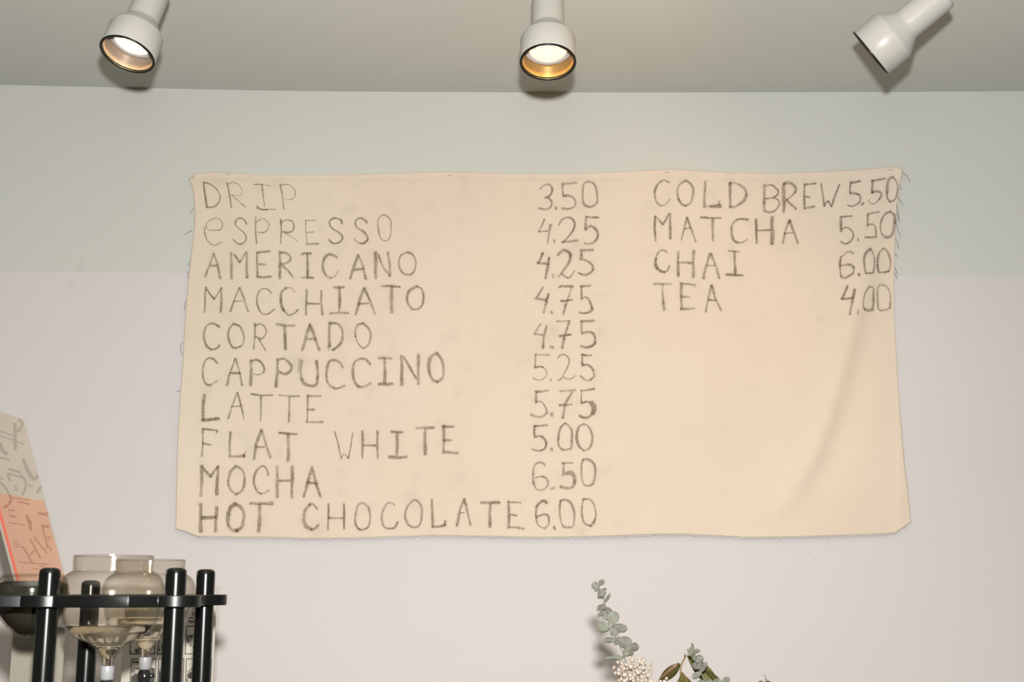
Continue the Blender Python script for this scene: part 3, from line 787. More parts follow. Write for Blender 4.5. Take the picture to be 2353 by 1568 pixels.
def ribbon(acc, pts, width, dark, curved, closed):
    """acc: dict with v, f, a ; pts and width in photo pixels"""
    if curved:
        P = catmull([Vector((x, y, 0)) for x, y in pts], closed, 8)
    else:
        Q = [Vector((x, y, 0)) for x, y in pts]
        P = []
        for a, b in zip(Q, Q[1:]):
            n = max(2, int((b - a).length / 5))
            for k in range(n): P.append(a + (b - a) * (k / n))
        P.append(Q[-1])
    n = len(P)
    if n < 2: return
    ph = rnd.uniform(0, 6.28); ph2 = rnd.uniform(0, 6.28)
    L = [0.0]
    for a, b in zip(P, P[1:]): L.append(L[-1] + (b - a).length)
    tot = L[-1]
    for (wk, dk, gr, lift0) in ((2.8, 0.11, 0.0, 0.0009), (1.0, dark, 1.0, 0.0012)):
        stroke_no[0] += 1
        lift = lift0 + 0.000002 * (stroke_no[0] % 120)
        base = len(acc['v'])
        acr = [-1.0, -0.72, -0.35, 0.0, 0.35, 0.72, 1.0]
        # rows, with soft caps before the first and after the last point
        rows = []
        t0 = (P[1] - P[0]).normalized(); t1 = (P[-1] - P[-2]).normalized()
        cap = width * wk * 0.42
        if not closed:
            rows.append((P[0] - t0 * cap, t0, 0.0, 0.0))
        for i in range(n):
            tg = (P[min(i + 1, n - 1)] - P[max(i - 1, 0)])
            if closed and i in (0, n - 1): tg = P[1] - P[-2]
            tg = tg.normalized() if tg.length > 0 else t0
            rows.append((P[i], tg, L[i], 1.0))
        if not closed:
            rows.append((P[-1] + t1 * cap, t1, tot, 0.0))
        for (p, tg, s, e) in rows:
            nrm = Vector((-tg.y, tg.x, 0))
            wv = width * wk * 0.5 * (1.12 + 0.13 * math.sin(s / 13.0 + ph) + 0.07 * math.sin(s / 5.1 + ph2))
            off = 0.06 * width * math.sin(s / 9.0 + ph2)
            for a in acr:
                q = p + nrm * (a * wv + off)
                acc['v'].append(cloth_pt(q.x, q.y, lift))
                edge = (1 - abs(a)) * 2.0 if wk == 1.0 else (1 - abs(a)) ** 1.5 * 0.8
                acc['a'].append((min(1.0, edge) * e, dk * (1.0 + 0.16 * math.sin(s / 17.0 + ph)), gr))
        m_ = len(acr)
        for i in range(len(rows) - 1):
            for k in range(m_ - 1):
                a = base + i * m_ + k
                acc['f'].append((a, a + m_, a + m_ + 1, a + 1))

LINES = {}
order = []
cur = None; crop = (0, 0, 1)
for ln in STROKES.strip().splitlines():
    ln = ln.strip()
    if not ln: continue
    if ln[0] == '@':
        a = ln[1:].split(); crop = (float(a[0]), float(a[1]), float(a[2])); continue
    if ln[0] == '#':
        cur = ln[1:].strip()
        if cur not in LINES: LINES[cur] = {'v': [], 'f': [], 'a': []}; order.append(cur)
        continue
    for st in ln.split(';'):
        st = st.strip()
        if not st: continue
        head, body = st.split(':')
        kind = head[0]; wd, dk = head[1:].split(',')
        pts = [tuple(float(c) for c in q.split(',')) for q in body.split()]
        pts = [(crop[0] + x / crop[2], crop[1] + y / crop[2]) for x, y in pts]
        closed = kind == 'c' and len(pts) > 4 and math.hypot(pts[0][0] - pts[-1][0], pts[0][1] - pts[-1][1]) < 0.6
        ribbon(LINES[cur], pts, float(wd) / crop[2], min(1.0, float(dk) * INK), kind == 'c', closed)
for key in order:
    acc = LINES[key]
    isnum = key[0] in '0123456789'
    o = mesh_obj('handwritten_price' if isnum else 'handwritten_word', acc['v'], acc['f'], M['charcoal'], banner, base=ban_base)
    at1 = o.data.attributes.new('stroke', 'FLOAT_VECTOR', 'POINT')
    at1.data.foreach_set('vector', [c for t in acc['a'] for c in t])
    o['label'] = ('charcoal price %s' if isnum else 'charcoal word %s') % key.split('|')[0].strip()

# ---- frayed bottom edge, loose threads, staples
mb = MB()
x = 452.0
while x < 2058:
    y = interp(BOTE, x) + 0.3
    for _ in range(1):
        ln = rnd.uniform(2.0, 5.5) if 480 < x < 2040 else rnd.uniform(1, 3)
        sx = rnd.uniform(-1.5, 3.5)
        p0 = cloth_pt(x, y - 1.5, 0.0005); p1 = cloth_pt(x + sx * 0.4, y + ln * 0.5, 0.001); p2 = cloth_pt(x + sx, y + ln, 0.0)
        mb.tube([p0, p1, p2], [0.00075, 0.0007, 0.0005], 5)
    x += rnd.uniform(2.3, 4.2)
fr = mb.build('frayed_edge', M['fringe'], banner, base=ban_base)
tag(fr, 'whitish frayed fringe along the bottom edge', kind='stuff')
TH = [((445,478),(440,484),(436.5,490)), ((442,530),(434,533),(428,537),(424,540)), ((437,600),(433,606),(434,612)), ((434,624),(431,632),(433,640)),
      ((428,690),(424,700),(425,712)), ((420,785),(415,800),(417,812),(421,815)), ((414,897),(409,899),(406,901)),
      ((2074,397),(2082,402),(2087,410),(2091,418)), ((2069,425),(2070,432),(2072,437)), ((2063,452),(2069,462),(2075,472)),
      ((2061,490),(2065,502),(2067,512)), ((2059,512),(2064,530),(2069,542)), ((2058,548),(2063,562),(2066,572)),
      ((2056,583),(2060,587),(2063,590)), ((2056,615),(2060,624),(2063,632)), ((2055,627),(2059,634),(2062,641)), ((2060,470),(2066,500),(2063,506))]
for t in TH:
    o = MB().tube(catmull([cloth_pt(x, y, 0.001 + 0.002 * (k > 0)) for k, (x, y) in enumerate(t)], False, 5), 0.00055, 5).build('loose_thread', M['thread_dark'], banner, base=ban_base)
for (x, y, s, r) in ((524, 400.5, 5, 0.1), (444.5, 407.5, 4, -0.35), (1034, 402.5, 5.5, 0.0), (1533, 396.6, 5, -0.15), (2045, 390.6, 6, 0.0)):
    q0 = cloth_pt(x - s, y - r * s, 0.0012); q1 = cloth_pt(x + s, y + r * s, 0.0012)
    MB().tube([q0 + Vector((0, 0.003, 0)), q0, q1, q1 + Vector((0, 0.003, 0))], 0.00042, 6).build('staple', M['staple'], banner, base=ban_base)

# ------------------------------------------------------------------ ceiling spotlights
R0 = 0.0525
def lamp_axis(px, py, Y, ix, iy, ang):
    """front direction of a lamp: leans (ix, iy) in the photo (y down), ang degrees off the line to the camera"""
    c = at(px, py, Y)
    vdir = (CAM - c).normalized()
    w = Vector((1, 0, 0)) * ix - UP * iy
    w = (w - vdir * w.dot(vdir)).normalized()
    a = math.radians(ang)
    return c, (vdir * math.cos(a) + w * math.sin(a)).normalized()

def ceil_z(x, y=0):
    # ceiling height at x
    for a, b in zip(top, top[1:]):
        if a.x <= x <= b.x:
            return a.z + (b.z - a.z) * (x - a.x) / (b.x - a.x)
    return top[0].z

def spotlight(px, py, Y, ix, iy, ang, label, bulb, baffle, spot_w, spot_col):
    c, ax = lamp_axis(px, py, Y, ix, iy, ang)
    root = empty('ceiling_spotlight', c, label, 'spotlight', 'ceiling spotlights')
    q = Vector((0, 0, 1)).rotation_difference(ax)
    root.rotation_mode = 'QUATERNION'
    root.rotation_quaternion = q
    # housing: shell with flared head, cone shoulder and tube
    prof = [(0.0498, -0.0005), (R0 - 0.0006, 0.0), (R0, -0.0012), (R0, -0.050), (0.0512, -0.0535), (0.0500, -0.0550),
            (0.0335, -0.0775), (0.0318, -0.0805), (0.0313, -0.085), (0.0310, -0.160), (0.0300, -0.1645), (0.0275, -0.1672), (0.0001, -0.1680)]
    inner = [(0.0001, -0.0500), (0.0495, -0.0500), (0.0498, -0.0005)]
    ho = MB().lathe(prof, 64).build('housing', M['lamp_white'], root)
    autosmooth(ho, 50)
    MB().lathe(inner, 64).build('inner_shell', M['lamp_dark'], root)
    # black lip
    lip = [(0.0486 + 0.0024 + 0.0026 * math.cos(a), 0.0012 + 0.0020 * math.sin(a)) for a in [2 * math.pi * k / 10 for k in range(10)]]
    MB().lathe([(r, z) for r, z in lip], 72, closed=True).build('rim', M['lamp_black'], root)
    # ridged baffle
    pr = []
    z = -0.0015; k = 0
    while z > -0.0275:
        pr += [(0.0488, z), (0.0469, z - 0.0003), (0.0466, z - 0.0015), (0.0488, z - 0.0018)]; z -= 0.0024
    pr += [(0.0482, -0.0285), (0.0478, -0.0375)]
    b = MB().lathe(pr, 72).build('baffle', M[baffle], root)
    # bulb: white ring and glowing lens
    ring = MB().lathe([(0.0474, -0.0375), (0.0473, -0.0312), (0.0462, -0.0296), (0.0440, -0.0290), (0.0385, -0.0288), (0.0366, -0.0296), (0.0362, -0.0320), (0.0362, -0.0375)], 64).build('bulb', M['bulb_ring'], root)
    lens = []
    for i in range(9):
        a = i / 8 * 0.62
        lens.append((max(0.0001, 0.0363 * math.sin(a) / math.sin(0.62)), -0.0300 + 0.0042 * (math.cos(a) - math.cos(0.62)) / (1 - math.cos(0.62))))
    MB().lathe(lens, 64).build('lens', M[bulb], ring)
    # pivot arm up to the ceiling (upper side of the tube, near its closed end)
    inv = (Matrix.Translation(c) @ q.to_matrix().to_4x4()).inverted()
    j = c + ax * -0.150
    zc = ceil_z(j.x)
    up_side = j + Vector((0, 0, 0.018))
    arm = MB().tube([inv @ up_side, inv @ Vector((j.x, j.y, zc - 0.010))], 0.0075, 16)
    arm.build('arm', M['lamp_white'], root)
    T = inv @ Matrix.Translation(Vector((j.x, j.y, zc)))
    MB().lathe([(0.0001, -0.014), (0.034, -0.014), (0.038, -0.010), (0.038, -0.0002), (0.0001, -0.0002)], 40, T).build('ceiling_plate', M['lamp_white'], root)
    if spot_w > 0:
        ld = bpy.data.lights.new('lamp_beam', 'SPOT')
        ld.energy = spot_w * 0.55 / KA; ld.color = spot_col; ld.spot_size = math.radians(158); ld.spot_blend = 0.6; ld.shadow_soft_size = 0.02
        lo = bpy.data.objects.new('lamp_beam', ld); COL.objects.link(lo)
        lo.parent = root
        lo.location = (0, 0, -0.0245)
        lo.rotation_euler = (math.pi, 0, 0)
    return root

spotlight(293, 124, 2.29, -0.40, 0.92, 56.5, 'leftmost white spotlight on the ceiling with a pale beige ridged inside', 'bulb_left', 'baffle_beige', 9, (1.0, 0.62, 0.28))
spotlight(1259, 142, 2.27, 0.0, 1.0, 50.5, 'middle white spotlight above the menu banner with a ridged inside coloured gold by painted-in bulb light', 'bulb_mid', 'baffle_warm_lit', 9, (1.0, 0.58, 0.24))
spotlight(2002, 121.5, 2.31, -0.775, 0.632, 89.0, 'rightmost white spotlight tilted sideways with only its dark rim edge visible', 'bulb_mid', 'baffle_warm_lit', 12, (1.0, 0.58, 0.24))

# ------------------------------------------------------------------ cold drip coffee tower
PLATE_PY = 1382
def col_at(px, Y): return at(px, PLATE_PY, Y)
pA, pB, pC, pD = col_at(110.5, 1.60), col_at(402, 1.61), col_at(470.3, 1.81), col_at(207, 1.80)
PZ = at(300, PLATE_PY, 1.62).z          # middle of the plate
TH_ = 0.0145
tbase = Vector(((pA.x + pC.x) / 2, (pA.y + pC.y) / 2, CT))
tower = empty('cold_drip_tower', tbase, 'black wooden cold drip coffee tower with round posts at the lower left', 'coffee maker')
def post(p, ztop, r=0.0127):
    z0 = CT + 0.0205
    prof = [(0.0001, z0), (r, z0), (r, ztop - 0.008)]
    for i in range(1, 8):
        a = i / 7 * math.pi / 2
        prof.append((max(0.0001, r - 0.0075 + 0.0075 * math.cos(a)), ztop - 0.0055 + 0.0055 * math.sin(a) if i < 7 else ztop))
    o = MB().lathe(prof, 40, Matrix.Translation(Vector((p.x, p.y, 0)))).build('post', M['black_post'], tower, base=tbase)
    return autosmooth(o, 60)
post(pA, at(115, 1305, 1.60).z)
post(pB, at(406, 1305, 1.61).z)
post(pC, at(473.3, 1308.5, 1.81).z)
post(pD, at(213, 1334, 1.80).z)
# base board and foot board
o = MB().box((-0.95, pA.y - 0.045, CT), (pB.x + 0.045, pC.y + 0.13, CT + 0.02)).build('base_board', M['black_board'], tower, smooth=False, base=tbase)
bevel(o, 0.004)
# top board: outline in plan, with ears around the right-hand posts
def ear(c, r, a0, a1, n=8):
    return [(c.x + r * math.cos(math.radians(a0 + (a1 - a0) * k / n)), c.y + r * math.sin(math.radians(a0 + (a1 - a0) * k / n))) for k in range(n + 1)]
yA = pA.y
outl = [(-0.95, yA - 0.030), (pA.x - 0.05, yA - 0.030)]
outl += ear(pA, 0.034, 225, 300, 5)
mid = (pA.x + pB.x) / 2
outl += [(mid - 0.035, yA - 0.040), (mid, yA - 0.047), (mid + 0.035, yA - 0.044)]
outl += ear(pB, 0.031, 245, 385, 10)
outl += [(pB.x + 0.012, pB.y + 0.050), (pB.x + 0.002, pB.y + 0.095), (pC.x + 0.010, pC.y - 0.040)]
outl += ear(pC, 0.030, -40, 80, 10)
gx = col_at(341, 1.86)
outl += [(gx.x + 0.085, gx.y + 0.055), (gx.x + 0.05, gx.y + 0.085), (gx.x, gx.y + 0.092), (gx.x - 0.09, gx.y + 0.085), (-0.95, gx.y + 0.085)]
g1c = col_at(256, 1.67); g2c = gx; hc = col_at(72, 1.70)
def plate(outline, holes, z0, z1, name, mat):
    bm = bmesh.new()
    loops = [outline] + [[(c.x + r * math.cos(2 * math.pi * k / 48), c.y + r * math.sin(2 * math.pi * k / 48)) for k in range(48)] for c, r in holes]
    edges = []
    for lp in loops:
        vs_ = [bm.verts.new((x - tbase.x, y - tbase.y, z0 - tbase.z)) for x, y in lp]
        for i in range(len(vs_)): edges.append(bm.edges.new((vs_[i], vs_[(i + 1) % len(vs_)])))
    bmesh.ops.triangle_fill(bm, use_beauty=True, use_dissolve=False, edges=edges)
    ret = bmesh.ops.extrude_face_region(bm, geom=list(bm.faces))
    for e in ret['geom']:
        if isinstance(e, bmesh.types.BMVert): e.co.z += z1 - z0
    bmesh.ops.recalc_face_normals(bm, faces=bm.faces)
    me = bpy.data.meshes.new(name); bm.to_mesh(me); bm.free()
    me.materials.append(mat)
    o = bpy.data.objects.new(name, me); COL.objects.link(o); o.parent = tower
    me.polygons.foreach_set('use_smooth', [True] * len(me.polygons))
    return autosmooth(o, 40)
k1 = mpp(256, PLATE_PY, 1.67); k2 = mpp(341, PLATE_PY, 1.86)
tp = plate(outl, [(g1c, 116.5 * k1), (g2c, 107.5 * k2), (hc, 0.0465), (pA, 0.0128), (pB, 0.0128), (pC, 0.0128), (pD, 0.0128)], PZ - TH_ / 2, PZ + TH_ / 2, 'top_board', M['black_board'])
bevel(tp, 0.0012, 2)

# ---- glass water globes
def globe(c, Y, cx, k, s, py_shift, label, level):
    """c: plan centre, k: metres per photo pixel there, s: size ratio to the front globe"""
    Z = lambda py: PZ + (PLATE_PY - py) * k * s
    out_ = [(89, 1281.5), (90, 1284), (89, 1312), (90.5, 1315), (97, 1319), (108, 1328), (115.5, 1342), (119, 1360), (118, 1376), (115.5, 1384), (112, 1398), (107.5, 1418), (103.5, 1434), (98, 1446), (86, 1458), (67, 1468.5), (48, 1476), (35, 1485), (28, 1494), (21, 1503.5), (16, 1511), (15.4, 1518), (15.2, 1533)]
    outer = catmull([Vector((r * k * s, Z(y), 0)) for r, y in out_], False, 4)
    outer = [(p.x, p.y) for p in outer]
    t = 0.0018
    inner = [(max(r - t, 0.004), z + (t if i > 40 and r > 0.011 else 0)) for i, (r, z) in enumerate(outer)]
    prof = [(r, z) for r, z in reversed(outer)] + [((outer[0][0] + inner[0][0]) / 2, outer[0][1] + 0.0012)] + inner
    zb = Z(1620)
    root = empty('water_globe', Vector((c.x, c.y, Z(1533))), label, 'glass globe', 'glass globes in the drip tower')
    bs = root.location.copy()
    T = Matrix.Translation(Vector((c.x, c.y, 0)))
    MB().lathe(prof, 64, T, closed=True).build('glass_bowl', M['globe'], root, base=bs)
    # water up to the level
    zl = Z(level)
    w = [(r - 0.0026 if r > 0.0115 else r * 0.62, z + 0.0006) for r, z in outer if z < zl]
    r_l = 0.1
    for (ra, za), (rb, zb2) in zip(outer, outer[1:]):
        if za >= zl >= zb2: r_l = ra + (rb - ra) * (za - zl) / (za - zb2 + 1e-9) - 0.0026
    w = [(0.0001, zl), (r_l * 0.6, zl), (r_l, zl)] + w
    w.append((0.0001, w[-1][1]))
    wo = MB().lathe(w, 64, T).build('water', M['water'], root, base=bs)
    autosmooth(wo, 50)
    # sleeve and valve
    sl = MB().lathe([(15.6 * k * s, Z(1527)), (16.0 * k * s, Z(1528)), (15.2 * k * s, Z(1556)), (12.5 * k * s, Z(1558.5)), (0.0001, Z(1558.5))], 40, T).build('collar', M['white_plastic'], root, base=bs)
    vv = MB().lathe([(0.0001, Z(1557)), (11 * k * s, Z(1557.5)), (15 * k * s, Z(1562)), (18 * k * s, Z(1570)), (18.5 * k * s, Z(1580)), (14 * k * s, Z(1592)), (7 * k * s, Z(1604)), (4 * k * s, Z(1622)), (0.0001, Z(1622))], 40, T)
    vv.tube([T @ Vector((0, 0, Z(1577))), T @ Vector((27 * k * s, -0.002, Z(1572)))], 0.0030, 12)
    vv.build('valve', M['black_valve'], root, base=bs)
    return root
globe(g1c, 1.67, 256, k1, 1.0, 0, 'nearer clear glass water globe in front of its twin', 1436)
globe(g2c, 1.86, 341, k1, 0.985, 0, 'farther clear glass water globe behind its twin', 1428)

# ---- glass hopper with ground coffee at the left edge
kh = mpp(72, PLATE_PY, 1.70)
Zh = lambda py: PZ + (PLATE_PY - py) * kh
hroot = empty('coffee_hopper', Vector((hc.x, hc.y, Zh(1468))), 'clear glass hopper holding dark ground coffee at the left edge', 'hopper')
ho_ = catmull([Vector((r * kh, Zh(y), 0)) for r, y in [(2, 1322), (60, 1322), (70, 1327), (79, 1345), (81, 1362), (79, 1390), (72, 1412), (52, 1440), (26, 1460), (3, 1466)]], False, 4)
ho_ = [(p.x, p.y) for p in ho_]
prof = list(reversed(ho_)) + [(max(0.0005, r - 0.0016), z - (0.0016 if i < 8 else 0) + (0.0016 if i > 28 else 0)) for i, (r, z) in enumerate(ho_)]
TT = Matrix.Translation(Vector((hc.x, hc.y, 0)))
MB().lathe(prof, 56, TT).build('glass_jar', M['globe'], hroot, base=hroot.location)
co_ = [(0.0002, Zh(1338)), (60 * kh, Zh(1338)), (76 * kh, Zh(1345)), (77 * kh, Zh(1362)), (75 * kh, Zh(1390)), (67 * kh, Zh(1412)), (47 * kh, Zh(1437)), (22 * kh, Zh(1455)), (0.0002, Zh(1459))]
autosmooth(MB().lathe(co_, 56, TT).build('ground_coffee', M['coffee'], hroot, base=hroot.location), 50)

# ------------------------------------------------------------------ leaning tracing paper sheet with a coral slip, left edge
YS = 1.93
def sheet_pt(a, b, off=0.0):
    """a: 0 at the right edge growing to the left (photo px along the bottom edge), b: 0 at the foot .. 1 at the top"""
    foot_r = Vector((163, 1376)); top_r = Vector((53, 963))
    p = foot_r * (1 - b) + top_r * b
    left = Vector((-112, -8)) * (1 - b) + Vector((-120, -36)) * b
    q = p + left * a
    return at(q.x, q.y, YS + 0.035 * a + 0.05 * b - off)
YB = at(163, 1376, YS)
sroot = empty('paper_sheet', sheet_pt(0.5, 0), 'curled grey tracing paper sheet with pencil lettering leaning at the left edge', 'paper')
def sheet(a0, a1, b0, b1, off, th, mat, name, parent, base, na=8, nb=14):
    vs_, fs = [], []
    for side in (0, 1):
        for j in range(nb + 1):
            for i in range(na + 1):
                a = a0 + (a1 - a0) * i / na; b = b0 + (b1 - b0) * j / nb
                vs_.append(sheet_pt(a, b, off + th * side + 0.003 * math.sin(math.pi * b)))
    n = (na + 1) * (nb + 1)
    for j in range(nb):
        for i in range(na):
            q = j * (na + 1) + i
            fs.append((q, q + 1, q + na + 2, q + na + 1))
            fs.append((n + q, n + q + na + 1, n + q + na + 2, n + q + 1))
    bd = [i for i in range(na + 1)] + [(j * (na + 1) + na) for j in range(1, nb + 1)] + [nb * (na + 1) + i for i in range(na - 1, -1, -1)] + [j * (na + 1) for j in range(nb - 1, 0, -1)]
    for i in range(len(bd)):
        p, q = bd[i], bd[(i + 1) % len(bd)]
        fs.append((p, n + p, n + q, q))
    return mesh_obj(name, vs_, fs, mat, parent, smooth=False, base=base)
sb = sroot.location
sheet(0.0, 1.09, 0.0, 1.0, 0.0, 0.0006, M['paper_grey'], 'tracing_paper', sroot, sb)
BP = 0.54
pk = sheet(0.02, 1.0, 0.0, BP, 0.0010, 0.0006, M['paper_pink'], 'coral_slip', sroot, sb)
tag(pk, 'coral pink slip covering the lower half')
ed = sheet(0.975, 1.035, 0.0, BP, 0.0018, 0.0006, M['paper_pink_edge'], 'coral_fold', pk, sb)
tag(ed, 'bright coral folded edge')
sheet(-0.022, -0.002, 0.0, 1.0, -0.0004, 0.0012, M['acrylic'], 'clear_sleeve_edge', sroot, sb)

def sheet_uv(px, py):
    """invert: photo pixel -> (a, b)"""
    a, b = 0.5, 0.5
    for _ in range(40):
        foot_r = Vector((163, 1376)); top_r = Vector((53, 963))
        p = foot_r * (1 - b) + top_r * b
        left = Vector((-112, -8)) * (1 - b) + Vector((-120, -36)) * b
        q = p + left * a
        ex, ey = px - q.x, py - q.y
        b += -ey / 413.0 * 0.7
        a += -(ex) / 115.0 * 0.7
    return a, b
def scribble(strokes, off, mat, name, parent):
    mb = MB()
    for si, (wd, pts) in enumerate(strokes):
        P = catmull([Vector((x, y, 0)) for x, y in pts], False, 4) if len(pts) > 2 else [Vector((x, y, 0)) for x, y in pts]
        L, R = [], []
        for i, p in enumerate(P):
            t = P[min(i + 1, len(P) - 1)] - P[max(i - 1, 0)]
            n = Vector((-t.y, t.x, 0)).normalized() * wd / 2
            for lst, q in ((L, p + n), (R, p - n)):
                a, b = sheet_uv(q.x, q.y)
                lst.append(sheet_pt(a, b, off + 0.00004 * si + 0.003 * math.sin(math.pi * b)))
        vs_ = L + R; m_ = len(L)
        mb.add(vs_, [(i, i + 1, m_ + i + 1, m_ + i) for i in range(m_ - 1)])
    return mb.build(name, mat, parent, smooth=False, base=sb)
c1 = lambda X, Y: (X / 7.84, 930 + Y / 7.84)
c2 = lambda X, Y: (X / 7.84, 1120 + Y / 7.84)
S1 = [(3.2, [c1(0, 480), c1(110, 520), c1(235, 560)]), (3.2, [c1(0, 570), c1(200, 630), c1(440, 720)]), (7.5, [c1(265, 330), c1(270, 560), c1(275, 820)]),
      (6, [c1(300, 500), c1(380, 410), c1(400, 330), c1(330, 270)]), (8, [c1(0, 690), c1(50, 830), c1(140, 900)]), (4, [c1(0, 955), c1(100, 975), c1(180, 1005)]),
      (8.5, [c1(415, 970), c1(500, 1190), c1(600, 1350)]), (8, [c1(590, 1350), c1(640, 1330), c1(680, 1270)]), (5, [c1(155, 1160), c1(260, 1190), c1(370, 1220)]),
      (3.5, [c1(135, 1240), c1(280, 1280), c1(460, 1335)]), (5, [c1(140, 1240), c1(160, 1330), c1(190, 1380)]), (5, [c1(370, 1250), c1(460, 1400), c1(450, 1560)]),
      (5, [c1(0, 1400), c1(80, 1470), c1(150, 1600)]), (3, [c1(0, 1320), c1(70, 1345)]), (3, [c1(490, 1440), c1(580, 1480)]), (5.5, [c1(740, 1470), c1(700, 1540), c1(660, 1590)]),
      (3, [c1(250, 1470), c1(320, 1480)]), (3, [c1(240, 1520), c1(320, 1535)]), (4, [c2(440, 20), c2(430, 90), c2(390, 150)]), (3.5, [c2(100, 20), c2(130, 70), c2(170, 100)])]
t1 = scribble(S1, 0.0009, M['pencil'], 'pencil_lettering', sroot)
S2 = [(6, [c2(170, 130), c2(200, 230), c2(130, 330), (c2(60, 365))]), (3.2, [c2(310, 260), c2(420, 280), c2(540, 310)]), (2, [c2(230, 190), c2(540, 235)]), (3, [c2(150, 410), c2(270, 425)]),
      (4, [c2(160, 510), c2(300, 535)]), (1.8, [c2(150, 635), c2(460, 685)]), (6.5, [c2(480, 500), c2(520, 620), c2(560, 770)]), (7, [c2(500, 590), c2(530, 600), c2(560, 690)]), (6, [c2(690, 465), c2(840, 495)]),
      (4, [c2(870, 440), c2(830, 480), c2(850, 525)]), (5.5, [c2(760, 690), c2(890, 715)]), (3.4, [c2(750, 680), c2(800, 850), c2(850, 1060)]), (3.2, [c2(840, 1110), c2(860, 1050), c2(930, 1145)]),
      (3.0, [c2(620, 880), c2(670, 970), c2(850, 1190)]), (3.4, [c2(545, 935), c2(640, 1110), c2(730, 1280)]), (4, [c2(395, 1060), c2(470, 1160), c2(585, 1370)]), (3.2, [c2(540, 1215), c2(640, 1120)]),
      (1.8, [c2(320, 1345), c2(880, 1390)]), (1.6, [c2(250, 1020), c2(360, 1030)]), (1.6, [c2(240, 1070), c2(390, 1075)]), (2.0, [c2(830, 890), c2(910, 900)]), (2.0, [c2(840, 930), c2(920, 945)]), (2, [c2(720, 1420), c2(800, 1430)]), (1.8, [c2(580, 1460), c2(690, 1475)]), (2.0, [c2(240, 960), c2(320, 985)])]
t2 = scribble(S2, 0.0022, M['pencil_pink'], 'pencil_lettering', pk)

# ------------------------------------------------------------------ printed poster card in a clear stand, behind the tower
YP = 2.33
def box_px(x0, y0, x1, y1, Y, th, mat, name, parent, base, lean=0.0):
    """upright slab seen between two photo corners, th metres thick, front face at Y"""
    a = at(x0, y0, Y); b = at(x1, y1, Y)
    return bevel(MB().box((a.x, a.y, b.z), (b.x, a.y + th, a.z)).build(name, mat, parent, smooth=False, base=base), min(0.0004, th / 4), 1)
foot = at(392, 1500, YP); foot.z = CT
pr_ = empty('poster_card', foot, 'printed card with black framed drawings in a clear stand behind the black posts', 'card')
hl, hr = at(288, 1380, YP), at(497, 1380, YP)
ztop = at(400, 1376, YP).z
o = MB().box((hl.x, hl.y + 0.001, CT + 0.02), (hr.x, hl.y + 0.0016, ztop)).build('printed_sheet', M['paper_white'], pr_, smooth=False, base=foot)
ps = o
al, ar = at(284, 1380, YP), at(504, 1380, YP)
o = MB().box((al.x, hl.y + 0.0022, CT), (ar.x, hl.y + 0.0052, at(400, 1349, YP).z)).build('clear_stand', M['acrylic'], pr_, smooth=False, base=foot)
o = MB().box((al.x, hl.y - 0.05, CT + 0.0005), (ar.x, hl.y + 0.07, CT + 0.004)).build('stand_foot', M['acrylic'], pr_, smooth=False, base=foot)
YF_ = YP + 0.0004
for (x0, x1) in ((301, 356), (364, 420), (428, 484)):
    for (y0, y1) in ((1438.5, 1504), (1514, 1580), (1590, 1656)):
        a = at(x0, y0, YF_); b = at(x1, y1, YF_)
        w = 0.0011
        fr_ = MB()
        for (lo, hi) in (((a.x, b.z), (b.x, b.z + w)), ((a.x, a.z - w), (b.x, a.z)), ((a.x, b.z), (a.x + w, a.z)), ((b.x - w, b.z), (b.x, a.z))):
            fr_.box((lo[0], a.y, lo[1]), (hi[0], a.y + 0.0004, hi[1]))
        fo = fr_.build('drawing_frame', M['ink'], ps, smooth=False, base=foot)
        hgt = a.z - b.z
        MB().box((a.x + w * 1.8, a.y + 0.0001, b.z + w * 1.8), (b.x - w * 1.8, a.y + 0.0004, a.z - hgt * 0.32)).build('drawing', M['drawing'], ps, smooth=False, base=foot)
a = at(300, 1419.3, YF_); b = at(484, 1421, YF_)
MB().box((a.x, a.y, b.z), (b.x, a.y + 0.0004, a.z)).build('printed_rule', M['ink'], ps, smooth=False, base=foot)
def text(body, px, py, size_px, Y, mat, parent, base, bold=0.0, name='printed_text'):
    cu = bpy.data.curves.new(name, 'FONT')
    cu.body = body; cu.size = size_px * mpp(px, py, Y); cu.offset = bold; cu.extrude = 0.0001
    tmp = bpy.data.objects.new(name, cu); COL.objects.link(tmp)
    dg = bpy.context.evaluated_depsgraph_get()
    me = bpy.data.meshes.new_from_object(tmp.evaluated_get(dg))
    bpy.data.objects.remove(tmp)
    me.materials.clear(); me.materials.append(mat)
    o = bpy.data.objects.new(name, me); COL.objects.link(o)
    o.parent = parent
    o.location = at(px, py, Y) - base
    o.rotation_euler = (math.pi / 2, 0, 0)
    return o
ps_base = foot
text('may', 431, 1402.5, 12, YF_, M['ink'], ps, foot)
text(': ga', 436, 1412.5, 12, YF_, M['ink'], ps, foot)
text('hout', 431.5, 1431.5, 11.5, YF_, M['ink'], ps, foot, bold=0.00018)
text('Beans', 304, 1524, 8, YF_, M['ink'], ps, foot, bold=0.0002)

